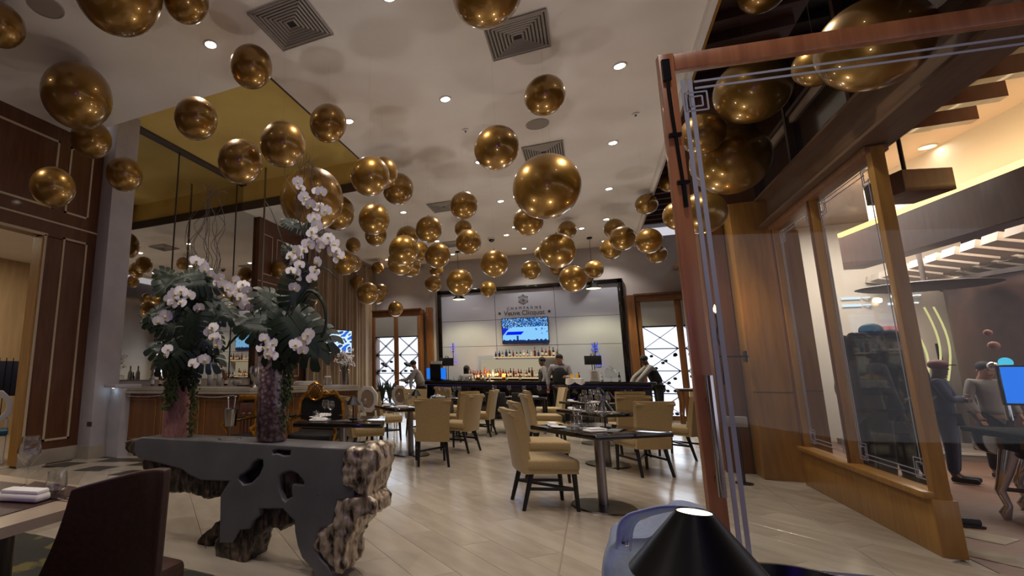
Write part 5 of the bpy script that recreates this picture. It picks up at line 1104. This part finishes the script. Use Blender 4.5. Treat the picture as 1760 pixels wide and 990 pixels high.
def stemline(par, pts, r, m_, name='stem', yo=0, n=6):
    L_ = [Py(a, b, KY+.12+yo)-Vector(par.location) for a, b in pts]
    # smooth
    out = []
    for i in range(len(L_)-1):
        p0, p1, p2, p3 = L_[max(i-1, 0)], L_[i], L_[i+1], L_[min(i+2, len(L_)-1)]
        for k in range(4):
            t_ = k/4; out.append(.5*((2*p1)+(-p0+p2)*t_+(2*p0-5*p1+4*p2-p3)*t_**2+(-p0+3*p1-3*p2+p3)*t_**3))
    out.append(L_[-1]); return part(MB().tube(out, [r*(1-.6*i/len(out)) for i in range(len(out))], n), name, m_, par)
def amaranth(par, px, py0, py1, w=.03, yo=0):
    mb = MB(); a, b = Py(px, py0, KY+.12+yo)-Vector(par.location), Py(px-(py1-py0)*.04, py1, KY+.12+yo)-Vector(par.location)
    n = 260
    for k in range(n):
        f = random.random(); c = a.lerp(b, f)+Vector((random.gauss(0, w*(1-.3*f)), random.gauss(0, w), 0)); mb.box(c, (.012, .012, .014), rz=random.random()*3)
    o = part(mb, 'hanging_amaranth', 'amaranth', par, False); o['kind'] = 'stuff'
FA = thing('flower_arrangement', 'left arrangement of monstera leaves and white orchids in the pinkish vase', 'flowers', (VA.x, VA.y, VZ+hv*.8))
for a in ((320,600,.27,-.9,.1,0,-.10),(318,590,.27,-.8,-.6,0,-.16),(325,595,.27,.6,-.3,0,-.10),(315,560,.27,-1,.35,0,-.1),(325,550,.25,.9,.2,0,-.08),(330,510,.29,-.9,.55,1,-.04),(350,480,.25,-1,-.1,1,-.1),(330,480,.25,.9,-.1,1,-.05),(355,515,.26,1,-.6,1,.0),(335,540,.25,-.3,-1,0,-.16),(345,560,.22,.8,-.8,0,-.1),(300,530,.24,-.8,-.3,0,-.12),(325,620,.2,-.1,-1,0,-.02),(325,540,.27,.2,.9,0,-.02),(300,500,.22,-.6,.8,1,.02)): leaf(FA, *a)
for p in ((345,450,-.12),(352,463),(363,473),(372,484),(383,490),(393,495),(405,482),(418,489),(400,505),(414,510),(425,500),(420,524),(410,495),(300,505),(290,515),(312,500),(285,543),(272,552),(296,522),(325,508),(342,530),(360,570),(368,580),(373,592),(366,562),(332,625),(346,620),(275,632),(285,610),(312,520),(337,448),(378,478),(428,515),(430,530),(350,455),(300,512),(352,618),(288,600)): bloom(FA, p[0], p[1], -.1 if p[0] > 340 and p[1] < 540 else -.24, 1.15)
stemline(FA, ((322,600),(330,500),(345,445),(390,490),(428,525)), .005, 'stem')
for k in range(13):
    x = 330+k*4+random.uniform(-4, 4); e_ = [(320+random.uniform(-5, 5), 560), (x, 460), (x+random.uniform(-14, 14), 420), (x+random.uniform(-20, 22), 385), (x+random.uniform(-22, 34), 345+random.uniform(-25, 15)), (x+random.uniform(-22, 40), 325+random.uniform(-18, 15))]
    stemline(FA, e_, .0035, 'willow', 'willow_branch', random.uniform(-.05, .1), 5)
for a in (((300,560),(270,548),(240,555)),((320,570),(280,575),(238,540)),((340,590),(385,600),(395,585))): stemline(FA, a, .014, 'leaf_dark', 'blade_leaf', -.05)
amaranth(FA, 292, 615, 705, .025, -.1); amaranth(FA, 334, 620, 752, .022, .02); amaranth(FA, 300, 620, 690, .02, -.08)
FB = thing('flower_arrangement', 'right arrangement with tall orchid spray and curly willow in the shell vase', 'flowers', (VB.x, VB.y, VZ+hb*.8))
for a in ((490,560,.30,-.9,.1,0,-.12),(500,545,.34,.5,-.7,0,-.16),(490,545,.3,-.3,-.8,0,-.14),(510,520,.26,.1,1,1,-.05),(495,535,.26,-.7,.5,1,-.02),(505,560,.3,.9,-.3,0,-.1),(480,560,.22,-1,-.25,0,-.05),(515,390,.13,-1,.5,1,.0),(520,395,.12,.9,.4,1,.0),(510,450,.14,-.5,.8,0,0),(500,575,.22,-.2,-1,0,-.1)): leaf(FB, *a)
for p in ((512,312),(517,322),(526,345),(533,352),(545,328),(552,330),(522,338),(548,355),(560,362),(540,375),(545,388),(536,398),(543,410),(550,425),(565,408),(575,420),(570,435),(582,442),(508,432),(520,430),(505,450),(500,465),(510,480),(506,495),(545,450),(541,465),(536,478),(553,368),(530,420),(512,440),(500,440),(515,455),(555,415),(578,430),(508,470),(508,488),(455,583),(462,598),(470,590),(460,608),(468,612),(452,598),(515,590),(525,582),(531,574),(512,600),(521,603),(508,592)): bloom(FB, p[0], p[1], -.1 if p[1] < 500 else -.24, 1.15)
stemline(FB, ((505,580),(515,480),(525,400),(515,320)), .006, 'stem'); stemline(FB, ((510,480),(530,420),(565,400),(585,445)), .004, 'stem')
for k in range(14):
    x = 505+k*3.5+random.uniform(-4, 4); stemline(FB, [(500+random.uniform(-5, 5), 560), (x, 470), (x+random.uniform(-10, 10), 410), (x+random.uniform(-16, 16), 355), (x+random.uniform(-16, 16), 305), (x+random.uniform(-20, 20), 262+random.uniform(-5, 25))], .004, 'willow', 'willow_branch', random.uniform(-.04, .06), 5)
stemline(FB, ((500,545),(530,500),(555,520),(560,560),(545,590)), .018, 'leaf_dark', 'blade_leaf', -.05); stemline(FB, ((490,565),(440,560),(410,575),(388,600)), .016, 'leaf_dark', 'blade_leaf', -.12); stemline(FB, ((520,470),(555,460),(580,480)), .008, 'leaf_dark', 'blade_leaf', -.05); stemline(FB, ((490,430),(470,370),(455,345)), .006, 'leaf_dark', 'blade_leaf', 0)
amaranth(FB, 490, 590, 745, .026, .0); amaranth(FB, 500, 590, 690, .018, .03)
q = Py(395, 752, KY+.12); t = thing('glass_dish', 'shallow clear dish on the console between the vases', 'dish', (q.x, q.y, VZ)); part(MB().lathe([(0, .002), (.05, .002), (.09, .02), (.088, .022), (.048, .006), (0, .006)], n=24), 'bowl', 'glass_ware', t)

# ------------------------------------------------------------ foreground left table, glass, chair
q1, q2, q3, q4 = Pz(0, 908, .76), Pz(140, 868, .76), Pz(148, 836, .76), Pz(0, 816, .76)
t = thing('stone_table', 'pale stone dining table with dark place mats at the left edge', 'table', (0, 0, 0))
ext = (q1-q2).normalized()*.9; ext2 = (q4-q3).normalized()*.5
part(MB().prism([tuple(v) for v in (q1+ext, q2, q3, q4+ext2)], (0, 0, -.04)), 'tabletop', 'stone_beige', t)
part(MB().cyl((-2.75, 1.6, 0), (-2.75, 1.6, .73), .06, n=16), 'pedestal', 'steel_dark', t); part(MB().cyl((-2.75, 1.6, 0), (-2.75, 1.6, .02), .3, n=28), 'base', 'steel_dark', t)
for l4, lb in ((((0, 888), (124, 853), (132, 838), (60, 828), (0, 858)), 'near'), (((0, 828), (45, 833), (0, 848)), 'far')):
    t = thing('place_mat', lb+' dark brown place mat on the left stone table', 'place mat', (0, 0, 0)); part(MB().prism([tuple(Pz(a, b, .7605)) for a, b in l4], (0, 0, .003)), 'mat', 'leather_brown', t)
WGB = MB().lathe([(0, .002), (.036, .002), (.036, .005), (.005, .009), (.004, .115), (.014, .125), (.045, .165), (.049, .19), (.035, .255), (.0335, .255), (.047, .19), (.043, .167), (0, .129)], n=32).mesh('bowl_stem', 'glass_ware', True)
q = Pz(43, 848, .763); t = thing('wine_glass', 'large empty wine glass on the left stone table', 'glass', (q.x, q.y, .7635)); inst('bowl_stem', WGB, t)
q = Pz(95, 852, .763); t = thing('water_tumbler', 'stemless glass with water on the left stone table', 'glass', (q.x, q.y, .7635)); part(MB().lathe([(0, .003), (.03, .003), (.043, .03), (.045, .05), (.039, .105), (.037, .105), (.042, .05), (.04, .03), (0, .008)], n=28), 'tumbler', 'glass_ware', t); part(MB().lathe([(0, .009), (.034, .012), (.04, .03), (.041, .045), (0, .045)], n=28), 'water', 'glass_vase', t)
q = Pz(38, 860, .764); t = thing('rolled_napkin', 'thick rolled white napkin lying on the near place mat', 'napkin', (q.x, q.y, .764), R(15)); part(MB().box((0, 0, .018), (.22, .085, .034), bev=.015, seg=3), 'roll', 'white_cloth', t); part(MB().box((.01, 0, .04), (.19, .07, .02), bev=.009, seg=2), 'fold', 'white_cloth', t)
q = Pz(92, 858, .764); t = thing('table_knife', 'silver knife beside the rolled napkin', 'cutlery', (q.x, q.y, .764), R(10)); part(MB().box((-.02, 0, .003), (.1, .016, .003)), 'blade', 'chrome', t); part(MB().box((.06, 0, .004), (.07, .012, .006), bev=.002), 'handle', 'chrome', t)
# brown leather chair
cy0 = 1.38
TL, TR, BR_, BL_ = Py(140, 836, cy0), Py(262, 811, cy0), Py(243, 995, cy0), Py(78, 995, cy0)
t = thing('leather_chair', 'dark brown leather chair seen from behind at the left stone table', 'chair', ((TL.x+TR.x)/2, cy0, 0))
O_ = Vector(t.location)
def bk(u, v):
    top = TL.lerp(TR, u); lo_ = Vector((BL_.x+(BR_.x-BL_.x)*u, cy0, BL_.z)); p = lo_.lerp(top, v); p.x += .03*math.sin(v*PI)*(1-u)*.6; p.y += .09*(1-4*(u-.5)**2)+.10*(u-.5); p.z += .012*math.sin(u*PI)*v; return p-O_
mb = MB(); n, m_ = 14, 10; o_ = Vector((0, .045, 0))
A_ = [[mb.bm.verts.new(bk(i/n, j/m_)) for j in range(m_+1)] for i in range(n+1)]; B_ = [[mb.bm.verts.new(bk(i/n, j/m_)+o_) for j in range(m_+1)] for i in range(n+1)]
for i in range(n):
    for j in range(m_): mb.bm.faces.new((A_[i][j], A_[i+1][j], A_[i+1][j+1], A_[i][j+1])); mb.bm.faces.new((B_[i][j+1], B_[i+1][j+1], B_[i+1][j], B_[i][j]))
for i in range(n): mb.bm.faces.new((A_[i][m_], A_[i+1][m_], B_[i+1][m_], B_[i][m_])); mb.bm.faces.new((B_[i][0], B_[i+1][0], A_[i+1][0], A_[i][0]))
for j in range(m_): mb.bm.faces.new((A_[0][j], A_[0][j+1], B_[0][j+1], B_[0][j])); mb.bm.faces.new((B_[n][j], B_[n][j+1], A_[n][j+1], A_[n][j]))
o = part(mb, 'backrest', 'leather_brown', t); bv = o.modifiers.new('b', 'BEVEL'); bv.width = .012; bv.segments = 3; bv.limit_method = 'ANGLE'
part(MB().box((-.27, .27, .41), (.38, .44, .1), bev=.03), 'seat', 'leather_brown', t)
for sx in (-.40, -.13):
    for sy in (.06, .46): part(MB().cyl((sx, sy, .4), (sx*1.1, sy, 0), .02, .014), 'leg', 'black_wood', t)

# ------------------------------------------------------------ foreground right: lamp, handbag, tray
LT = Py(1193, 878, 1.15); lx, lz = LT.x, LT.z; TZ = lz-.36
t = thing('foreground_table', 'white table edge under the foreground lamp at the bottom', 'table', (lx+.15, 1.15, 0)); part(MB().box((0, -.02, TZ-.02), (.9, .6, .04), bev=.008), 'tabletop', 'white_plastic', t); part(MB().cyl((0, 0, 0), (0, 0, TZ-.04), .05, n=16), 'pedestal', 'steel_dark', t); part(MB().cyl((0, 0, 0), (0, 0, .02), .26, n=28), 'base', 'steel_dark', t)
t = thing('table_lamp', 'large black cone table lamp with a glowing disc on top in the foreground', 'lamp', (lx, 1.15, TZ))
part(MB().lathe([(.116, .240), (.118, .245), (.033, .355), (.031, .36), (.028, .358), (.113, .243)], n=64), 'shade', 'black_metal', t); part(MB().lathe([(.029, .357), (.008, .358), (.008, .361), (0, .361)], n=32), 'top_light', 'lamp_disc_low', t); part(MB().cyl((0, 0, .01), (0, 0, .35), .011), 'stem', 'black_metal', t); part(MB().cyl((0, 0, 0), (0, 0, .014), .06, n=32), 'base', 'black_metal', t)
up_light(t, .37, 34)
ld = bpy.data.lights.new('lamp', 'POINT'); ld.energy = 1.2; ld.color = (1, .85, .65); ld.shadow_soft_size = .02; lo = bpy.data.objects.new('light', ld); COL.objects.link(lo); lo.parent = t; lo.location = (0, 0, .25)
# tray ring behind the lamp
q = Py(1395, 1026, 1.5); t = thing('black_tray', 'round black rimmed tray behind the lamp on the right', 'tray', (q.x, 1.52, q.z-.03)); part(MB().lathe([(0, 0), (.125, 0), (.14, .045), (.13, .045), (.12, .008), (0, .008)], n=48), 'tray', 'black_metal', t); part(MB().cyl((0, 0, -(q.z-.03)), (0, 0, 0), .03), 'stand', 'black_metal', t)
# handbag
by = 1.34
hb_ = thing('handbag', 'light blue leather handbag with a broad handle beside the lamp', 'bag', tuple(Py(1105, 990, by)))
O_ = Vector(hb_.location)
def bp(a, b, yo=0): return Py(a, b, by+yo)-O_
ol = [(1046, 935), (1060, 921), (1090, 925), (1120, 918), (1175, 885), (1240, 905), (1270, 1010), (1250, 1180), (1075, 1180), (1040, 1020)]
mb = MB(); fr = [mb.bm.verts.new(bp(a, b)) for a, b in ol]; bkk = [mb.bm.verts.new(bp(a, b)+Vector((0, .16, 0))) for a, b in ol]
mb.bm.faces.new(fr); mb.bm.faces.new(bkk[::-1])
for i in range(len(ol)): j = (i+1) % len(ol); mb.bm.faces.new((fr[i], fr[j], bkk[j], bkk[i]))
bmesh.ops.triangulate(mb.bm, faces=mb.bm.faces)
o = part(mb, 'body', 'leather_blue', hb_, True); r_ = o.modifiers.new('r', 'REMESH'); r_.mode = 'VOXEL'; r_.voxel_size = .007; r_.use_smooth_shade = True; s_ = o.modifiers.new('s', 'SMOOTH'); s_.iterations = 12; s_.factor = .8
tx_ = bpy.data.textures.new('f', 'WOOD'); tx_.wood_type = 'BANDNOISE'; tx_.noise_scale = .18; tx_.turbulence = 6; d_ = o.modifiers.new('d', 'DISPLACE'); d_.texture = tx_; d_.strength = .014
hp = [(1070, 945), (1074, 905), (1088, 887), (1115, 878), (1150, 871), (1185, 873), (1210, 890)]
mb = MB(); prev = None
L_ = [bp(a, b, -.02) for a, b in hp]; out = []
for i in range(len(L_)-1):
    p0, p1, p2, p3 = L_[max(i-1, 0)], L_[i], L_[i+1], L_[min(i+2, len(L_)-1)]
    for k in range(5): t_ = k/5; out.append(.5*((2*p1)+(-p0+p2)*t_+(2*p0-5*p1+4*p2-p3)*t_**2+(-p0+3*p1-3*p2+p3)*t_**3))
for a, b in zip(out, out[1:]): mb.bar(a, b+(b-a)*.25, .008, .05, up=(0, -1, .0))
wv = MB()
def sf(u, v): i = min(int(u*(len(out)-1)), len(out)-2); f = u*(len(out)-1)-i; p = out[i].lerp(out[i+1], f); return p+Vector((.03*(v-.5), .0, -.018*(v-.5)))+Vector((0, .06*(v-.5), 0))
mb.bm.free(); mb = wv; mb.grid(sf, 40, 3); o = part(mb, 'handle', 'leather_blue', hb_, True); so = o.modifiers.new('so', 'SOLIDIFY'); so.thickness = .005
part(MB().tube([bp(1062, 922, -.03), bp(1066, 932, -.035), bp(1078, 936, -.035), bp(1080, 928, -.03)], .0035, 8).sph(bp(1077, 935, -.035), .006, 10, 8), 'buckle_ring', 'chrome', hb_)
t = thing('stool', 'padded seat holding the blue handbag, just below the view', 'chair', (O_.x, by+.08, 0)); part(MB().box((.03, 0, O_.z-.32), (.44, .44, .06), bev=.02), 'seat', 'leather_brown', t)
for sx in (-.15, .2):
    for sy in (-.18, .18): part(MB().cyl((sx, sy, O_.z-.34), (sx, sy, 0), .018), 'leg', 'black_wood', t)

# fittings of a part become its sub-parts
SUB = {'back_roll': 'backrest', 'base': 'pedestal', 'diffuser': 'shade', 'top_light': 'shade', 'screen': 'housing', 'screen_housing': 'pole', 'base_plate': 'post', 'carving': 'carved_block', 'lit_screen': 'cabinet', 'light_band': 'mast', 'drip_pan': 'stem', 'bulb': 'stem', 'hook': 'screen_housing', 'arm_pad': 'arm', 'lettering': 'back_pad', 'letter': 'back_pad', 'lattice_crest': 'gilt_frame', 'scroll': 'gilt_frame', 'louvre': 'backing', 'panel_bead': 'front_body', 'cloth': 'tray', 'print': 'card', 'fold': 'roll', 'buckle_ring': 'body', 'bead_string': 'stone_edge'}
stem = lambda n: n.rsplit('.', 1)[0] if n[-3:].isdigit() and '.' in n else n
for o in list(bpy.data.objects):
    k = SUB.get(stem(o.name)); p = o.parent
    if not k or not p or p.parent or p.type != 'EMPTY' or o.children: continue
    c = [x for x in p.children if stem(x.name) == k and x.location.length < 1e-6 and x is not o]
    if c: o.parent = c[0]
